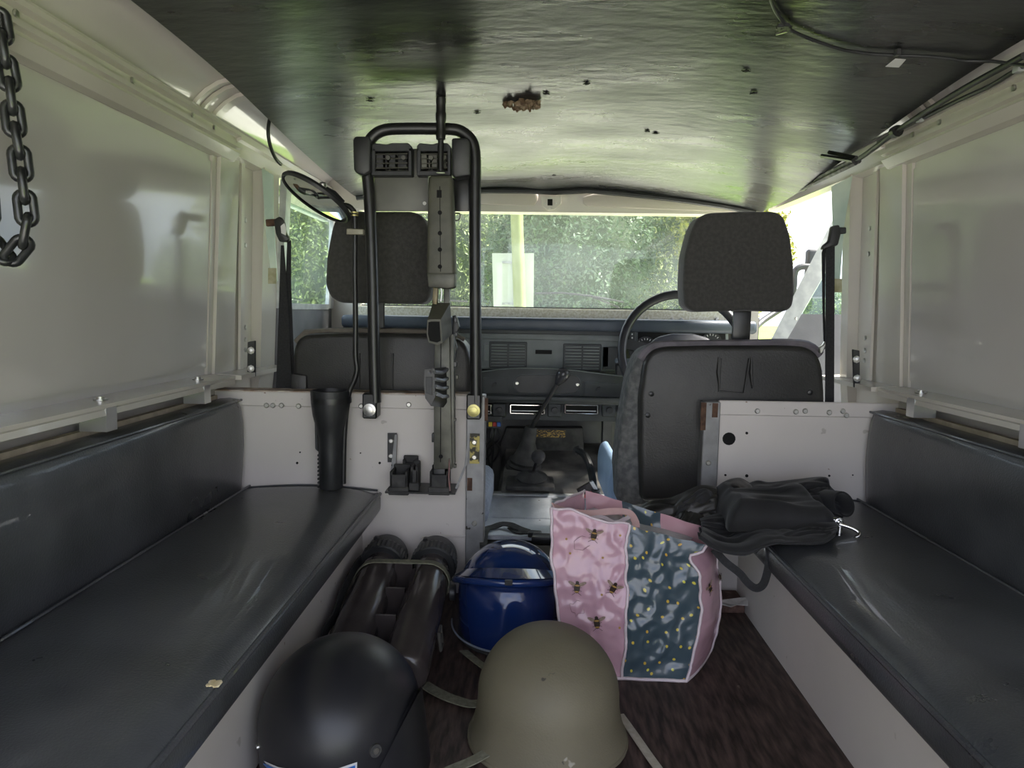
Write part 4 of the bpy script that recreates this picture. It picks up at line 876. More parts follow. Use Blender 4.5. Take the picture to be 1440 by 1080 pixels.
hs = MB().ribbon(smoothpath([B[0].lerp(B[1], f) + Vector((-.046, 0, dz)) for (f, dz) in ((.95, .0), (.75, .022), (.5, .025), (.35, .012), (.2, .02), (.08, -.01))], 4), .016, .004, (1, 0, .3)).build('carry_sling', BELT, tc_, smooth=30)

# ================================================================== HELMETS
def dome(c, rx, ry, zc, hc, m, name, parent, rimf=None, nseg=56, nr=22, thick=.004):
    """helmet shell: round crown of height hc above zc, then a skirt down to the rim; rimf(a) -> (outward factor at the rim, rim height)"""
    def pt(a, t, inset):
        fo, rz = rimf(a) if rimf else (1.0, .004)
        if t < .62:
            ph = t / .62 * math.pi / 2; r = math.sin(ph); z = zc + (hc - inset) * math.cos(ph)
        else:
            e = (t - .62) / .38; r = 1 + (fo - 1) * e * e; z = zc + (rz - zc) * e
        return c + Vector((math.cos(a) * (rx - inset) * r, math.sin(a) * (ry - inset) * r, z))
    v = []; f = []
    for lay in (0, thick):
        for i in range(nr + 1):
            for k in range(nseg): v.append(pt(2 * math.pi * k / nseg, max(i, .02) / nr, lay))
    o = (nr + 1) * nseg
    for i in range(nr):
        for k in range(nseg):
            k2 = (k + 1) % nseg
            f.append([i * nseg + k, (i + 1) * nseg + k, (i + 1) * nseg + k2, i * nseg + k2]); f.append([o + i * nseg + k, o + i * nseg + k2, o + (i + 1) * nseg + k2, o + (i + 1) * nseg + k])
    for k in range(nseg):
        k2 = (k + 1) % nseg; f.append([nr * nseg + k, o + nr * nseg + k, o + nr * nseg + k2, nr * nseg + k2])
    f.append(list(range(nseg))); f.append([o + k for k in range(nseg)][::-1])
    return MB().add(v, f).build(name, m, parent, smooth=60), pt
# black protective helmet
bc = Vector((-.262, 1.00, .0))
h1 = thing('black_helmet', 'matt black protective helmet with blue sticker on the floor', 'helmet', tuple(bc))
HBL = mat('matt_black_shell', (.017, .017, .020), (.025, .025, .028), rough=.38, nscale=6, bump=.05, bscale=500)
BRX, BRY, BZC, BHC = .112, .130, .076, .106
dome(bc, BRX, BRY, BZC, BHC, HBL, 'shell', h1, rimf=lambda a: (.96, .010))
MB().tube([bc + Vector((math.cos(2 * math.pi * k / 40) * .1075, math.sin(2 * math.pi * k / 40) * .127, .006)) for k in range(40)], .005, 8, closed=True).build('rim', RUBBER, h1)
ef = MB()
def efl(a, b):
    t = math.radians(-50 + a * 85); z = .115 * (1 - b) * (1 - .55 * (2 * a - 1) ** 2) + .003; rr = 1.02 + .12 * b * (1 - .5 * (2 * a - 1) ** 2)
    return bc + Vector((math.cos(t) * BRX * rr, math.sin(t) * BRY * rr, z))
ef.grid(efl, 16, 8); ef.grid(lambda a, b: efl(a, b) + Vector((-.005, 0, 0)), 16, 8)
ef.build('neck_guard', HBL, h1, smooth=60)
def on_dome(px, py, ctr, rx, ry, h):
    d = RM @ Vector(((px - 720) / F, (540 - py) / F, -1)); o = CAMLOC - ctr
    S = Vector((1 / rx, 1 / ry, 1 / h)); o2 = Vector((o.x * S.x, o.y * S.y, o.z * S.z)); d2 = Vector((d.x * S.x, d.y * S.y, d.z * S.z))
    A_ = d2.dot(d2); B_ = o2.dot(d2); C_ = o2.dot(o2) - 1; D_ = max(0, B_ * B_ - A_ * C_)
    p = CAMLOC + d * ((-B_ - math.sqrt(D_)) / A_); n_ = p - ctr; n_ = Vector((n_.x / rx ** 2, n_.y / ry ** 2, n_.z / h ** 2)).normalized()
    return p, n_
p, n_ = on_dome(527, 1055, bc + Vector((0, 0, BZC)), BRX, BRY, BHC)
MB().lathe([(.0085, -.004), (.0085, .003), (.0001, .003)], p, n_, 16).build('screw_seat', RUBBER, h1); MB().lathe([(.004, 0), (.004, .0045), (.0001, .0048)], p, n_, 12).build('screw', ZINC, h1)
p, n_ = on_dome(364, 1050, bc + Vector((0, 0, BZC)), BRX, BRY, BHC); MB().lathe([(.004, -.003), (.004, .003), (.0001, .003)], p, n_, 12).build('screw', ZINC, h1)
# sticker: blue with a white edge, curved over the shell
def sticker(poly_top, poly_bot, nm, m, off):
    k = 20; mm_ = MB()
    def f(a, b):
        i = a * (len(poly_top) - 1); i0 = min(int(i), len(poly_top) - 2); fr = i - i0
        tp_ = Vector(poly_top[i0]).lerp(Vector(poly_top[i0 + 1]), fr); bt = Vector(poly_bot[i0]).lerp(Vector(poly_bot[i0 + 1]), fr); q = tp_.lerp(bt, b)
        p, n_ = on_dome(q.x, q.y, bc + Vector((0, 0, BZC)), BRX + .0005, BRY + .0005, BHC + .0005); return p + n_ * off
    mm_.grid(f, k, 6); return mm_.build(nm, m, h1, smooth=80, recalc=False)
sticker([(369, 1068), (392, 1078), (435, 1085), (475, 1080), (502, 1071)], [(372, 1130), (392, 1142), (435, 1150), (475, 1142), (500, 1132)], 'sticker_border', mat('sticker_white', (.78, .78, .78), rough=.3), .001)
sticker([(372, 1072), (393, 1082), (435, 1089), (474, 1084), (499, 1075)], [(375, 1126), (393, 1138), (435, 1146), (474, 1138), (497, 1128)], 'sticker', mat('sticker_blue', (.03, .17, .55), rough=.3), .0018)

# green combat helmet
gc = Vector((.036, 1.085, .0))
h2 = thing('green_helmet', 'scuffed olive green combat helmet with webbing chin strap', 'helmet', tuple(gc))
HGR = mat('scuffed_olive_shell', (.150, .133, .086), (.195, .173, .116), rough=.62, nscale=5, bump=.25, bscale=350, specks=[((.40, .37, .30), 24, .70), ((.05, .045, .035), 30, .715)])
def grim(a):
    ear = math.exp(-((abs(math.cos(a)) - 1) / .25) ** 2)
    return 1.05 + .09 * ear, .004
dome(gc, .108, .122, .072, .100, HGR, 'shell', h2, rimf=grim)
MB().tube([gc + Vector((math.cos(t) * .105 * grim(t)[0], math.sin(t) * .122 * grim(t)[0], .005)) for t in [2 * math.pi * k / 48 for k in range(48)]], .0038, 8, closed=True).build('rim', HGR, h2)
def floorpath(pts, h=.004): return smoothpath([U(a, b, z=h) for (a, b) in pts], 6)
MB().ribbon(floorpath([(690, 985), (665, 990), (640, 984), (618, 975), (596, 962)], .006), .022, .002, (0, 0, 1)).build('chin_strap', STRAP, h2, smooth=30)
MB().ribbon(floorpath([(704, 962), (690, 945), (668, 928), (652, 915)], .008), .018, .002, (0, .3, 1)).build('chin_strap', STRAP, h2, smooth=30)
MB().ribbon(smoothpath([U(692, 1054, z=.02), U(668, 1068, z=.012), U(640, 1080, z=.006), U(612, 1092, z=.004)], 5), .018, .002, (0, 0, 1)).build('chin_strap', STRAP, h2, smooth=30)
MB().ribbon(floorpath([(872, 1005), (890, 1030), (915, 1066), (940, 1100)], .004), .013, .002, (0, 0, 1)).build('pale_strap', mat('pale_webbing', (.42, .38, .30), (.5, .46, .38), rough=.85, nscale=100), h2, smooth=30)

# blue riot helmet
uc = Vector((-.033, 1.452, .0))
h3 = thing('blue_riot_helmet', 'glossy navy blue riot helmet with clear visor', 'helmet', tuple(uc))
HBU = mat('navy_gloss_shell', (.010, .030, .125), (.013, .036, .145), rough=.10, nscale=6, coat=.6)
dome(uc, .106, .122, .085, .102, HBU, 'shell', h3, rimf=lambda a: (.96, .010))
MB().tube([uc + Vector((math.cos(2 * math.pi * k / 40) * .101, math.sin(2 * math.pi * k / 40) * .119, .006)) for k in range(40)], .005, 8, closed=True).build('rim', RUBBER, h3)
# visor: curved clear sheet standing off the front, reaching from brow to chin
def vis_(a, b, off=0):
    t = math.radians(182 + a * 176); z = .163 - .135 * b + .006 * math.cos((a - .5) * math.pi) * 0
    r = 1.0 + .03 * b
    return uc + Vector((math.cos(t) * (.114 + off) * r, math.sin(t) * (.146 + off) * r - .004, z - .050 * (1 - b) * abs(2 * a - 1) ** 2))
VM = glassmat('clear_visor', (.93, .95, 1.0), dust=.03, dustcol=(.5, .55, .7), dscale=10, ior=1.5)
vz = MB(); vz.grid(lambda a, b: vis_(a, b), 36, 8); vo = vz.build('visor', VM, h3, smooth=80)
MB().tube([vis_(k / 36, .03, .001) for k in range(37)], .0035, 8, flat=1.8).build('brow_band', HBU, h3, smooth=60)
MB().tube([vis_(k / 36, 1.0, 0) for k in range(37)], .0018, 6).build('visor_edge', mat('edge_pale', (.25, .28, .34), rough=.3), vo)
for s in (0, 1):
    c = vis_(s, .35); MB().lathe([(.016, -.004), (.016, .006), (.008, .008), (.0001, .008)], c, (1 if s else -1, 0, 0), 16).build('visor_pivot', BLACKP, h3)
MB().cbox(vis_(.5, .0) + Vector((0, -.008, .0)), (.014, .006, .010), .001, 1).build('visor_catch', BLACKP, h3)
br_ = MB(); br_.grid(lambda a, b: (lambda t: uc + Vector((math.cos(t) * (.100 + .015 * b), math.sin(t) * (.108 + .038 * b), .172 - .006 * b - .050 * abs(2 * a - 1) ** 2)))(math.radians(182 + a * 176)), 30, 4)
br_.build('brow_shell', HBU, h3, smooth=80)
MB().ribbon(smoothpath([uc + Vector((.104, -.05, .05)), uc + Vector((.125, -.06, .03)), uc + Vector((.120, -.08, .006))], 4), .016, .003, (1, 0, .2)).build('chin_strap', BELT, h3, smooth=30)
# ================================================================== GIFT BAG
PINK = mat('glossy_pink_print', (.55, .33, .40), (.60, .37, .43), rough=.25, nscale=6, coat=.3)
PINKIN = mat('pink_lining', (.60, .34, .38), (.64, .38, .42), rough=.45, nscale=6)
PIPE = mat('white_piping', (.70, .58, .62), (.76, .66, .68), rough=.4, nscale=40)
SL = bpy.data.materials.new('slate_dotted_print'); SL.use_nodes = True
t = SL.node_tree; b_ = t.nodes['Principled BSDF']; Lk = t.links.new
uv = t.nodes.new('ShaderNodeUVMap'); uv.uv_map = 'UVMap'
vo_ = t.nodes.new('ShaderNodeTexVoronoi'); vo_.inputs['Scale'].default_value = 7.5; vo_.inputs['Randomness'].default_value = .8; vo_.voronoi_dimensions = '2D'; Lk(uv.outputs[0], vo_.inputs['Vector'])
r_ = t.nodes.new('ShaderNodeValToRGB'); r_.color_ramp.interpolation = 'EASE'; e = r_.color_ramp.elements
e[0].position = .075; e[0].color = (1, 1, 1, 1); e[1].position = .11; e[1].color = (0, 0, 0, 1); Lk(vo_.outputs['Distance'], r_.inputs[0])
rc = t.nodes.new('ShaderNodeValToRGB'); rc.color_ramp.elements[0].color = (.62, .33, .05, 1); rc.color_ramp.elements[1].color = (.72, .74, .10, 1); Lk(vo_.outputs['Color'], rc.inputs[0])
mx = t.nodes.new('ShaderNodeMix'); mx.data_type = 'RGBA'; mx.inputs[6].default_value = (.055, .085, .105, 1); Lk(r_.outputs[0], mx.inputs[0]); Lk(rc.outputs[0], mx.inputs[7]); Lk(mx.outputs[2], b_.inputs['Base Color'])
b_.inputs['Roughness'].default_value = .22; b_.inputs['Coat Weight'].default_value = .4
BFL, BFR, BBR, BBL = Vector((.080, 1.268, .002)), Vector((.286, 1.262, .002)), Vector((.352, 1.375, .002)), Vector((.112, 1.385, .002))
TFL, TFR, TBR, TBL = U(775, 713, y=1.292), U(993, 768, y=1.295), U(1006, 800, y=1.385), U(822, 690, y=1.42)
TBR.z = .245; TBR.x = .345; TBL.x = max(TBL.x, .112)
gb_ = thing('gift_bag', 'pink and slate gift bag printed with bees and yellow dots', 'bag', tuple((BFL + BBR) / 2))
def wr(p, seed, amp=.0055):
    q = Vector((p.x * 17, p.y * 17, p.z * 15 + seed)); v = noise.noise_vector(q) * amp + noise.noise_vector(q * 2.7) * amp * .5; rd = (abs(noise.noise(q * 1.5 + Vector((3, 1, 7)))) + .5 * abs(noise.noise(q * 3.1))) * amp * 1.5; v = v + Vector((0, rd, 0))
    k = sstep(0, .03, p.z) ; return p + v * (.25 + .75 * k)
def ptab(tab, v):
    for i in range(len(tab) - 1):
        if tab[i + 1][1] <= v or i == len(tab) - 2:
            (x0, y0), (x1, y1) = tab[i], tab[i + 1]; t = 0 if y0 == y1 else min(1, max(0, (v - y0) / (y1 - y0))); t = t * t * (3 - 2 * t); return x0 + (x1 - x0) * t
def pxof(p):
    d = RM.transposed() @ (p - CAMLOC); return 720 - d.x / d.z * F, 540 + d.y / d.z * F
def seam_u(tab):
    """u along the front whose projected column follows tab = [(px, v)], v falling"""
    out = []
    for k in range(71):
        v = k / 70; want = ptab(tab, v); best = min((abs(pxof(BFL.lerp(BFR, u / 200).lerp(TFL.lerp(TFR, u / 200), v))[0] - want), u / 200) for u in range(201)); out.append(best[1])
    return lambda v: out[min(70, int(v * 70 + .5))]
ub = seam_u([(885, 1.0), (881, .83), (878, .70), (884, .55), (879, .35), (875, 0)])
urt = seam_u([(993, 1.0), (966, .88), (978, .78), (981, .30), (968, .12), (974, 0)])
def front(u, v):
    p = BFL.lerp(BFR, u).lerp(TFL.lerp(TFR, u), v)
    p = p + Vector((0, -.012 * math.sin(math.pi * u) * math.sin(math.pi * v), 0)) + Vector((.010 * math.sin(math.pi * v) * (2 * u - 1), 0, 0))
    return wr(p, 0)
def gus(u, v):
    p = front(urt(v), v).lerp(BBR.lerp(TBR, v), u)
    return p + (wr(p, 0) - p) * (u * .8) + Vector((.022 * math.sin(math.pi * min(1, v * 1.05)) ** .7 * u ** .8 * (1.2 - .2 * u), -.010 * math.sin(math.pi * u), 0))
def back(u, v): return wr(BBL.lerp(BBR, u).lerp(TBL.lerp(TBR, u), v), 3, .004)
def lside(u, v): return wr(BFL.lerp(BBL, u).lerp(TFL.lerp(TBL, u), v) + Vector((-.012 * math.sin(math.pi * v), 0, 0)) * math.sin(math.pi * u), 0, .0065)
def panel(name, f, u0, u1, m, nu=40, nv=70, uvs=None):
    mb = MB(); mb.grid(lambda a, b: f(u0(b) + (u1(b) - u0(b)) * a, b), nu, nv); o = mb.build(name, m, gb_, smooth=80, recalc=False)
    if uvs:
        ul = o.data.uv_layers.new(name='UVMap')
        for lp in o.data.loops:
            i = lp.vertex_index % (nu + 1); j = lp.vertex_index // (nu + 1); ul.data[lp.index].uv = (i / nu * uvs[0], j / nv * uvs[1])
    return o
one = lambda v: 1.0; zero = lambda v: 0.0
panel('pink_front', front, zero, ub, PINK); panel('slate_front', front, ub, urt, SL, uvs=(.62, 1.25))
panel('pink_gusset', gus, zero, one, PINK, 14); panel('pink_side', lside, zero, one, PINK, 12)
panel('back_inner_pink', back, zero, lambda v: .30, PINKIN, 10); panel('back_inner_slate', back, lambda v: .30, lambda v: .62, SL, 12, uvs=(.5, 1.2)); panel('back_inner_pink', back, lambda v: .62, one, PINKIN, 12)
bt = MB(); bt.grid(lambda a, b: BFL.lerp(BFR, a).lerp(BBL.lerp(BBR, a), b), 2, 2); bt.build('base', PINKIN, gb_, recalc=False)
def pipe(f, us, r=.0028):
    m = MB().tube([f(us(v / 40), v / 40) + Vector((0, -.0015, 0)) for v in range(41)], r, 6); m.build('piping', PIPE, gb_, smooth=80)
pipe(front, ub); pipe(front, urt); pipe(front, zero); pipe(gus, one)
MB().tube([front(k / 30 * urt(0), 0.004) + Vector((0, -.001, 0)) for k in range(31)] + [gus(k / 10, .004) for k in range(1, 11)], .0032, 6).build('piping', PIPE, gb_, smooth=80)
MB().tube([front(k / 24 * ub(1), 1) for k in range(25)], .0025, 6).build('piping', PIPE, gb_, smooth=80)
MB().tube([lside(k / 12, 1) for k in range(13)], .0025, 6).build('piping', PIPE, gb_, smooth=80)
# handle ribbon lying inside the mouth
MB().ribbon(smoothpath([U(a, b, y=yy) for (a, b, yy) in [(778, 711, 1.300), (800, 719, 1.33), (830, 722, 1.34), (862, 719, 1.35), (884, 721, 1.35), (893, 733, 1.33), (894, 741, 1.315)]], 6), .014, .002, (0, -.6, .8)).build('handle', mat('pink_ribbon', (.72, .46, .44), (.78, .52, .5), rough=.6, nscale=40), gb_, smooth=30)
MB().ribbon(smoothpath([U(a, b, y=yy) for (a, b, yy) in [(815, 733, 1.31), (845, 727, 1.33), (865, 735, 1.31), (885, 727, 1.33)]], 6), .008, .002, (0, -.6, .8)).build('handle', MATS['white_piping'], gb_, smooth=30)
# white goods inside the bag
ins = MB(); ins.grid(lambda a, b: wr(front(.06 + a * .8, .90).lerp(back(.08 + a * .8, .90), .05 + b * .9), 9, .006), 14, 8); ins.build('tissue', mat('tissue_grey', (.55, .55, .56), (.7, .7, .71), rough=.6, nscale=30), gb_, smooth=80, recalc=False)
# printed bees
BEEK = mat('bee_dark', (.03, .016, .010), rough=.35); BEEG = mat('bee_gold', (.42, .24, .06), rough=.35); BEEW = mat('bee_wing', (.24, .16, .12), (.34, .25, .20), rough=.35, nscale=200)
def bee(f, u, v, rot, sc=1.0, eps=.01):
    c = f(u, v); du = (f(min(u + eps, 1), v) - f(max(u - eps, 0), v)).normalized(); dv = (f(u, min(v + eps, 1)) - f(u, max(v - eps, 0))); n_ = du.cross(dv).normalized(); dv = n_.cross(du)
    if n_.dot(CAMLOC - c) < 0: n_ = -n_
    X_ = du * math.cos(rot) + dv * math.sin(rot); Y_ = -du * math.sin(rot) + dv * math.cos(rot)
    def ell(cx, cy, rx, ry, th, off):
        return [c + X_ * sc * (cx + math.cos(a) * rx * math.cos(th) - math.sin(a) * ry * math.sin(th)) + Y_ * sc * (cy + math.cos(a) * rx * math.sin(th) + math.sin(a) * ry * math.cos(th)) + n_ * off for a in [2 * math.pi * k / 12 for k in range(12)]]
    m = MB(); pts = ell(0, 0, .0055, .0095, 0, .0034); m.add(pts, [list(range(12))]); m.add(ell(0, .0095, .0032, .003, 0, .0034), [list(range(12))])
    for s in (-1, 1):
        for k in range(3): m.tube([c + n_ * .0034 + Y_ * sc * (.003 - .005 * k), c + n_ * .0034 + X_ * s * sc * .0085 + Y_ * sc * (.001 - .007 * k)], .0004, 3)
    o = m.build('bee_print', BEEK, gb_, smooth=0, recalc=False)
    m = MB(); m.add(ell(0, .0045, .0045, .0016, 0, .0040), [list(range(12))]); m.add(ell(0, -.0065, .0042, .0014, 0, .0040), [list(range(12))]); m.build('bee_stripe', BEEG, o, smooth=0, recalc=False)
    m = MB(); m.add(ell(-.0085, .007, .0085, .0030, -.45, .0032), [list(range(12))]); m.add(ell(.0085, .007, .0085, .0030, .45, .0032), [list(range(12))]); m.build('bee_wings', BEEW, o, smooth=0, recalc=False)
def locate(px, py, f):
    best = None
    for i in range(41):
        for j in range(41):
            p = f(i / 40, j / 40); d = RM.transposed() @ (p - CAMLOC); X = 720 - d.x / d.z * F; Y = 540 + d.y / d.z * F
            e = (X - px) ** 2 + (Y - py) ** 2
            if best is None or e < best[0]: best = (e, i / 40, j / 40)
    return best[1], best[2]
for (px, py, f, rot) in ((834, 751, front, .1), (813, 825, front, .2), (860, 824, front, -.3), (840, 876, front, .1), (996, 826, gus, .4), (993, 948, gus, .1), (1011, 812, gus, 1.2)):
    u, v = locate(px, py, f); bee(f, u, v, rot, 1.0 if f is front else .9)
dt = MB()
for (px, py) in ((870, 754), (847, 781), (795, 757), (848, 838), (871, 880), (800, 780), (823, 890)):
    u, v = locate(px, py, front); c = front(u, v) + Vector((0, -.002, 0)); dt.add([c + Vector((math.cos(a) * .0022, 0, math.sin(a) * .0022)) for a in [k * math.pi / 4 for k in range(8)]], [list(range(8))])
dt.build('dot_print', BEEG, gb_, smooth=0, recalc=False)
# two dashed flight loops
fl_ = MB()
for (px, py) in ((818, 764), (812, 855)):
    loop = []
    for k in range(21): a = 2 * math.pi * k / 20 * .8; u, v = locate(px + math.cos(a) * 11, py + math.sin(a) * 10, front); loop.append(front(u, v) + Vector((0, -.002, 0)))
    fl_.tube(loop, .0004, 3)
fl_.build('flight_print', mat('print_mauve', (.30, .16, .18), rough=.4), gb_, smooth=0)

# ================================================================== BLACK JACKET ON THE BENCH
jk = thing('jacket', 'crumpled black jacket with shoulder strap lying on the bench', 'jacket', (.46, 1.42, .252))
JM = mat('black_cloth', (.007, .007, .008), (.014, .014, .016), rough=.72, nscale=14, bump=.25, bscale=700, sheen=.15)
JG = mat('charcoal_satin', (.022, .021, .019), (.046, .044, .040), rough=.40, nscale=14, bump=.15, bscale=500)
j = MB()
# layered heap: lower slab on the bench, then long folds
def heap(x0, x1, y0, y1, zb, H, seed, nx=46, ny=34, bot=0):
    def f(a, b):
        x = x0 + (x1 - x0) * a; y = y0 + (y1 - y0) * b
        e = min(1, (math.sin(math.pi * a) * 2.6)) ** .5 * min(1, math.sin(math.pi * b) * 2.2) ** .5
        w = noise.noise(Vector((x * 6 + seed, y * 14, seed)))
        r = 1 - abs(noise.noise(Vector((x * 5 + w * .6, y * 22 + w, seed + 4))))
        n2 = noise.noise(Vector((x * 12, y * 18, seed + 9)))
        return Vector((x + .010 * n2, y + .012 * w, zb + H * e * (.55 + .30 * r + .25 * w)))
    top = [f(i / nx, k / ny) for k in range(ny + 1) for i in range(nx + 1)]
    mb = [Vector((x0 + (x1 - x0) * i / nx, y0 + (y1 - y0) * k / ny, zb - bot)) for k in range(ny + 1) for i in range(nx + 1)]
    N = (nx + 1) * (ny + 1); fs = []
    for k in range(ny):
        for i in range(nx):
            q = [k * (nx + 1) + i, k * (nx + 1) + i + 1, (k + 1) * (nx + 1) + i + 1, (k + 1) * (nx + 1) + i]; fs.append(q); fs.append([N + v for v in q[::-1]])
    ring = [i for i in range(nx + 1)] + [(k + 1) * (nx + 1) + nx for k in range(ny)] + [ny * (nx + 1) + nx - 1 - i for i in range(nx)] + [(ny - 1 - k) * (nx + 1) for k in range(ny - 1)]
    for i in range(len(ring)): a, b = ring[i], ring[(i + 1) % len(ring)]; fs.append([a, N + a, N + b, b])
    j.add(top + mb, fs)
heap(.375, .575, 1.33, 1.55, .256, .060, 3)
jb = j.build('inner_layers', JM, jk, smooth=180)
def pcurve(pts, a):
    P_ = [Vector((p[0], p[1], 0)) for p in pts]; n = len(P_) - 1; f = a * n; i = min(int(f), n - 1); t = f - i
    p0, p1, p2, p3 = P_[max(i - 1, 0)], P_[i], P_[i + 1], P_[min(i + 2, n)]
    return .5 * ((2 * p1) + (p2 - p0) * t + (2 * p0 - 5 * p1 + 4 * p2 - p3) * t * t + (3 * p1 - p0 - 3 * p2 + p3) * t ** 3)
def layer(name, top, bot, y0, y1, m, seed, bulge=.03, amp=.008, freq=5.0, nu=60, nv=34, thick=.004, roll=.012):
    """one sheet of cloth between an upper and a lower edge, folded along its length, its lower edge rolled under"""
    def f(a, b):
        bb = min(b / .86, 1); A_ = pcurve(top, a); B_ = pcurve(bot, a)
        q = A_.lerp(B_, bb); y = y0 + (y1 - y0) * bb ** 1.2
        w = noise.noise(Vector((a * 2.2, b * 1.5, seed)))
        fo = 1 - abs(noise.noise(Vector((a * 1.6 + w * .3, b * freq + w * 1.6 + a * 1.2, seed + 7)))) * 2.2
        f2 = noise.noise(Vector((a * 7, b * freq * 1.8, seed + 3)))
        p = U(q.x, q.y, y=y); edge = math.sin(math.pi * min(max(a, 0), 1)) ** .4
        p += Vector((0, -.55, .6)) * ((amp * fo + amp * .45 * f2) * edge * math.sin(math.pi * min(bb, .93)) ** .5)
        p += Vector((0, -.8, .5)) * (bulge * .35 * math.sin(math.pi * bb))
        if b > .86: e = (b - .86) / .14; p += Vector((0, roll * 1.4 * e, -roll * .5 * math.sin(e * 3.0) + roll * .3 * e))
        k = sstep(.375, .435, p.x); p.z += k * (max(p.z, .2580 + .006 * max(0, noise.noise(Vector((a * 9, b * 7, seed))))) - p.z)
        return p
    mb = MB(); mb.grid(f, nu, nv); o = mb.build(name, m, jk, smooth=180, recalc=False)
    so = o.modifiers.new('thickness', 'SOLIDIFY'); so.thickness = thick; so.offset = 0
    return o
layer('back_panel', [(1046, 684), (1064, 677), (1083, 679), (1120, 675), (1159, 672), (1166, 684), (1180, 698)], [(1036, 727), (1062, 722), (1092, 714), (1120, 711), (1147, 710), (1166, 720), (1186, 726)], 1.53, 1.42, JM, 1, .03, .016, 5)
layer('satin_fold', [(990, 704), (1007, 687), (1022, 677), (1040, 673), (1054, 680)], [(990, 712), (1004, 724), (1020, 727), (1038, 727), (1052, 722)], 1.535, 1.455, JG, 12, .08, .012, 3)
layer('middle_panel', [(984, 730), (1012, 723), (1043, 726), (1081, 719), (1120, 714), (1144, 716), (1168, 726)], [(986, 747), (1012, 763), (1031, 761), (1060, 749), (1092, 740), (1130, 734), (1166, 736)], 1.43, 1.36, JM, 22, .03, .014, 5)
layer('front_panel', [(986, 741), (1022, 756), (1069, 743), (1102, 737), (1137, 730), (1172, 733)], [(984, 755), (1003, 769), (1033, 778), (1081, 779), (1107, 772), (1135, 766), (1160, 762), (1174, 752)], 1.385, 1.262, JM, 33, .04, .013, 4)
layer('lining', [(891, 722), (911, 707), (939, 702), (958, 695), (984, 684), (1006, 685)], [(897, 738), (911, 744), (944, 747), (956, 732), (984, 722), (1006, 716)], 1.50, 1.445, JG, 44, .04, .014, 4)
layer('collar', [(955, 706), (972, 697), (988, 688), (1000, 692)], [(950, 726), (968, 722), (984, 722), (998, 718)], 1.475, 1.45, JM, 51, .03, .010, 3)
layer('lining_fold', [(946, 730), (958, 719), (972, 719), (988, 724)], [(944, 750), (957, 754), (970, 755), (988, 750)], 1.455, 1.415, JG, 57, .05, .010, 3)
# cuff: open hollow end
ca, cb_ = U(1160, 703, y=1.455), U(1187, 709, y=1.405); axc = (cb_ - ca)
MB().lathe([(.012, -.012), (.019, .010), (.0205, axc.length * .8), (.021, axc.length), (.018, axc.length), (.016, .008), (.0001, .006)], ca, axc, 28, sx=1.0, sy=1.35).build('cuff', JM, jk, smooth=60)
MB().ribbon(smoothpath([U(a, b, y=yy) for (a, b, yy) in [(1004, 772, 1.33), (1020, 790, 1.325), (1040, 806, 1.32), (1052, 820, 1.315), (1063, 827, 1.312), (1073, 822, 1.312), (1079, 805, 1.315), (1082, 785, 1.32), (1082, 770, 1.325)]], 6), .014, .003, [(-.35, -.8, .4)] * 49).build('shoulder_strap', BELT, jk, smooth=30)
# carabiner
kb = thing('carabiner', 'steel carabiner clip hanging out of the black jacket', 'carabiner', tuple(U(1190, 765, y=1.33)))
MB().tube(smoothpath([U(a, b, y=yy) for (a, b, yy) in [(1180, 737, 1.345), (1196, 742, 1.34), (1207, 748, 1.335), (1208, 753, 1.33), (1198, 757, 1.33), (1182, 759, 1.335)]], 5), .0036, 8).build('body', CHROME, kb, smooth=60)
MB().tube([U(1181, 741, y=1.340), U(1179, 760, y=1.335)], .005, 8).build('gate', mat('dark_steel', (.35, .34, .32), rough=.25, metal=.9), kb, smooth=60)
MB().tube([U(1180 + math.cos(a) * 5.5, 735 + math.sin(a) * 5.5, y=1.345) for a in [k * math.pi / 8 for k in range(16)]], .0026, 7, closed=True).build('ring', CHROME, kb)
MB().tube([U(1166, 730, y=1.355), U(1174, 731, y=1.35), U(1180, 734, y=1.347)], .004, 8).build('swivel', CHROME, kb, smooth=60)
MB().tube([U(1183 + math.cos(a) * 4, 764 + math.sin(a) * 4, y=1.335) for a in [k * math.pi / 8 for k in range(16)]], .0022, 7, closed=True).build('ring', CHROME, kb)

# ================================================================== SMALL THINGS
cbp = MB(); q = [U(a, b, y=1.60) for (a, b) in [(1012, 846), (1050, 841), (1052, 853), (1030, 855), (1013, 851)]]
cbp.prism([U(1010, 845, z=.030), U(1051, 840, z=.034), U(1052, 852, z=.030), U(1036, 851, z=.026), U(1028, 854, z=.030), U(1012, 850, z=.026)], (0, 0, .0015))
tag(cbp.build('paper_scrap', mat('crumpled_paper', (.55, .50, .46), (.70, .66, .62), rough=.8, nscale=40), smooth=0), 'torn pale paper scrap on the floor by the white bulkhead', 'paper')
wdn = MB().box(U(1008, 866, z=.01).x, .478, 1.575, 1.645, .0, .026, .002, 1); tag(wdn.build('wood_batten', mat('red_brown_wood', (.09, .045, .035), (.20, .12, .09), rough=.8, nscale=60), smooth=0), 'red brown wooden batten at the end of the floor', 'batten')
bl_ = thing('buckled_belt', 'black webbing belt with plastic buckle across the tread plate', 'belt', tuple(U(730, 745, z=.126)))
BT = mat('worn_grey_webbing', (.020, .020, .020), (.06, .06, .058), rough=.7, nscale=60)
MB().ribbon(smoothpath([U(a, b, z=zz) for (a, b, zz) in [(681, 775, .118), (680, 760, .126), (683, 745, .130), (694, 741, .129), (706, 737, .134), (718, 738, .137), (732, 744, .132), (744, 748, .128)]], 5), .018, .003, (0, -.3, 1)).build('webbing', BT, bl_, smooth=30)
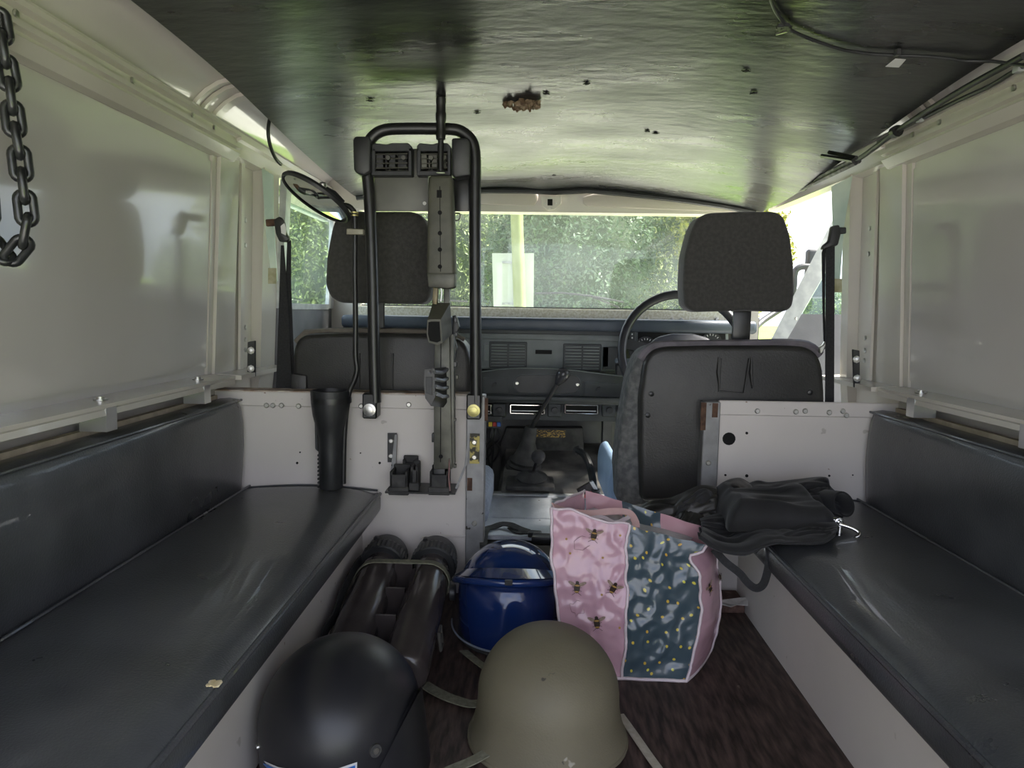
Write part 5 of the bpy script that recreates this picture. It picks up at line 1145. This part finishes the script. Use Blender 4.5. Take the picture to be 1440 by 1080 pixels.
MB().ribbon(smoothpath([U(a, b, z=zz) for (a, b, zz) in [(716, 742, .128), (726, 748, .128), (744, 749, .127)]], 5), .010, .003, (0, -.3, 1)).build('webbing', BT, bl_, smooth=30)
p = U(766, 757, z=.133); MB().cbox(p, (.058, .034, .016), .004, 2, Matrix.Rotation(-.12, 3, 'Z')).build('buckle', BLACKP, bl_)
p = U(752, 751, z=.133); MB().cbox(p, (.030, .020, .014), .003, 2, Matrix.Rotation(-.2, 3, 'Z')).build('latch', BLACKP, bl_)
bk_ = thing('notebook', 'small red and black notebook tucked beside the handbrake', 'notebook', tuple(U(828, 700, y=2.02)))
MB().prism([U(a, b, y=2.00) for (a, b) in [(811, 689), (831, 677), (842, 697), (818, 702)]], (0, .012, 0), .001, 1).build('cover', mat('red_black_cover', (.025, .018, .018), (.45, .05, .05), rough=.4, nscale=16, lo=.5, hi=.56), bk_, smooth=0)
MB().prism([U(a, b, y=1.998) for (a, b) in [(829, 678), (834, 677), (845, 696), (841, 698)]], (0, .016, 0), .001, 1).build('pages', mat('page_grey', (.45, .46, .47), rough=.6), bk_, smooth=0)

# ================================================================== OUTSIDE
GZ = -.78
GR = mat('mown_grass', (.10, .20, .015), (.22, .30, .030), rough=.9, nscale=.9, lo=.35, hi=.65, bump=.6, bscale=30, bdist=.05)
gd = MB().box(-60, 60, -40, 90, GZ - .3, GZ).build('floor_ground', GR, smooth=0, org=(0, 0, GZ)); struct(gd, 'bright mown grass around the vehicle', 'grass')
gv = MB().box(-9, 3.2, -25, 6.0, GZ, GZ + .012).build('floor_bounce_gravel', mat('bounce_gravel', (.36, .35, .33), (.50, .49, .47), rough=.9, nscale=30, bump=.6, bscale=60, bdist=.02), smooth=0, org=(0, 0, GZ)); struct(gv, 'pale gravel ground added unseen under the vehicle to bounce light', 'gravel')  # unseen pale ground, added to reflect neutral light into the interior
LF = [mat('leaf_%d' % i, a, b, rough=.55, nscale=7, lo=.3, hi=.7) for i, (a, b) in enumerate((((.075, .115, .030), (.22, .24, .06)), ((.085, .13, .035), (.20, .24, .065)), ((.20, .22, .04), (.42, .38, .06)), ((.05, .09, .045), (.10, .15, .075))))]
BARK = mat('bark', (.06, .05, .04), (.12, .10, .08), rough=.9, nscale=12)
INNER = mat('light_block_core', (.035, .055, .022), (.05, .075, .03), rough=.9, nscale=5)
def tree(name, label, x, y, rx, ry, zc, rz, n, mi, seed, lsize=.055, group='trees beyond the windscreen'):
    rnd = random.Random(seed); t = thing(name, label, 'tree', (x, y, GZ), group)
    MB().tube(smoothpath([(x, y, GZ - .05), (x + .1, y, GZ + .8), (x - .05, y + .1, zc)], 4), [.11] * 4 + [.08] * 4 + [.05], 8).build('trunk', BARK, t)
    vs = []; fs = []; 
    for i in range(n):
        while True:
            d = Vector((rnd.gauss(0, 1), rnd.gauss(0, 1), rnd.gauss(0, 1))).normalized()
            if d.y < .45: break
        lump = .82 + .22 * noise.noise(d * 2.3 + Vector((seed * 3.1, 0, 0))) + .16 * noise.noise(d * 6 + Vector((0, seed, 0)))
        r = lump * (1 - .22 * rnd.random() ** 2)
        c = Vector((x + d.x * rx * r, y + d.y * ry * r, zc + d.z * rz * r))
        if c.z < GZ: c.z = GZ + rnd.random() * .2
        a = Vector((rnd.gauss(0, 1), rnd.gauss(0, 1) - .5, rnd.gauss(0, .8) + .5)).normalized(); u = a.orthogonal().normalized(); u = (Matrix.Rotation(rnd.uniform(0, 6.28), 3, a) @ u); w = a.cross(u); s_ = lsize * rnd.uniform(.6, 1.35)
        o = len(vs); vs += [c - u * s_, c + w * s_ * .42 + a * .006, c + u * s_, c - w * s_ * .42 + a * .006]; fs.append([o, o + 1, o + 2, o + 3])
    MB().add(vs, fs).build('foliage', LF[mi], t, smooth=0, recalc=False)
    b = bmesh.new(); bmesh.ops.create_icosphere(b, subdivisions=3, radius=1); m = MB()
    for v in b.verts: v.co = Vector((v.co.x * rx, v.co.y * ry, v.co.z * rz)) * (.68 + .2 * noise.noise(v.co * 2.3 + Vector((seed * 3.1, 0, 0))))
    m.bm(b, Matrix.Translation((x, y, zc))); m.build('light_block_core', INNER, t, smooth=60)  # dark core added inside the crown to block light between the leaves
    return t
spec = [(-3.9, 11.8, 1.75, 1.3, 1.4, 2.4, 8000, 1, 'broad light green tree behind the passenger headrest'), (-1.75, 15.0, 2.1, 1.5, 1.7, 2.8, 8500, 1, 'green tree just behind the road sign'),
        (.55, 11.8, 1.55, 1.3, 1.5, 2.5, 9500, 3, 'dark green tree standing right of the road sign'), (2.6, 15.0, 2.0, 1.5, 1.4, 2.7, 8500, 0, 'mid green tree beyond the windscreen wiper'),
        (3.05, 11.8, .95, 1.1, 1.9, 1.7, 5000, 2, 'yellow green tree beside the driver headrest'),
        (-6.6, 14.5, 2.4, 1.6, 1.5, 2.6, 6000, 3, 'dark tree seen through the passenger window frame'), (7.9, 20, 1.1, 1.2, .5, 1.4, 2500, 1, 'small pale tree seen through the open door glass')]
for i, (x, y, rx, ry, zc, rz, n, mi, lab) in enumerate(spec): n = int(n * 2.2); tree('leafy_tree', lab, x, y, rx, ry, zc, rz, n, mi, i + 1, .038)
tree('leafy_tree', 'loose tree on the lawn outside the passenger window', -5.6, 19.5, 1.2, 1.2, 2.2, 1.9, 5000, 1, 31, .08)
sg = thing('road_sign', 'back of a white rectangular sign on a pale yellow pole', 'sign', tuple(U(727, 436, y=7.5).xy) + (GZ,))
SP = mat('mossy_pole', (.15, .165, .055), (.20, .215, .09), rough=.7, nscale=6); SBm = mat('white_sign_back', (.34, .36, .31), (.40, .42, .36), rough=.6, nscale=2)
pt, pb = U(725, 250, y=7.5), U(731, 436, y=7.5); dr = (pb - pt) / (pb.z - pt.z)
MB().tube([pb + dr * (GZ - .05 - pb.z), pt + dr * .8], .062, 14).build('pole', SP, sg, smooth=60)
MB().prism([U(a, b, y=7.58) for (a, b) in [(692, 356), (751, 356), (750, 480), (695, 480)]], (0, .006, 0)).build('board', SBm, sg, smooth=0)
for py in (369, 427): MB().prism([U(a, b, y=7.565) for (a, b) in [(706, py - 1.5), (736, py - 1.5), (736, py + 1.5), (706, py + 1.5)]], (0, .012, 0)).build('bracket', STEEL, sg, smooth=0)
wp = thing('windscreen_wiper', 'black wiper resting on the windscreen right of the sign', 'wiper', tuple(U(868, 434, y=2.53)), 'windscreen wipers')
MB().tube([U(a, b, y=2.525) for (a, b) in [(752, 412.5), (790, 412), (830, 416), (858, 421), (877, 425)]], .0038, 6).build('blade', BLACKP, wp)
MB().tube([U(a, b, y=2.53) for (a, b) in [(830, 417), (850, 424), (868, 431), (876, 440)]], .0032, 6).build('arm', BLACKM, wp)
wp = thing('windscreen_wiper', 'black wiper resting on the windscreen left of the sign', 'wiper', tuple(U(640, 434, y=2.53)), 'windscreen wipers')
MB().tube([U(a, b, y=2.525) for (a, b) in [(548, 422), (600, 421), (640, 423), (657, 424)]], .0038, 6).build('blade', BLACKP, wp)
MB().tube([U(a, b, y=2.53) for (a, b) in [(610, 422), (630, 429), (650, 440)]], .0032, 6).build('arm', BLACKM, wp)
dm_ = thing('door_mirror', 'black door mirror arm beyond the slanted driver door frame', 'mirror', tuple(U(1117, 430, y=2.62)))
MB().tube(smoothpath([Vector((.745, 2.51, .60)), Vector((.79, 2.56, .63))] + [U(a, b, y=2.62) for (a, b) in [(1110, 425), (1116, 405), (1117, 388), (1120, 379), (1128, 375), (1140, 375)]], 5), .011, 8).build('arm', BLACKP, dm_, smooth=60)
MB().cbox(U(1152, 385, y=2.64), (.10, .03, .17), .012, 3).build('housing', BLACKP, dm_)
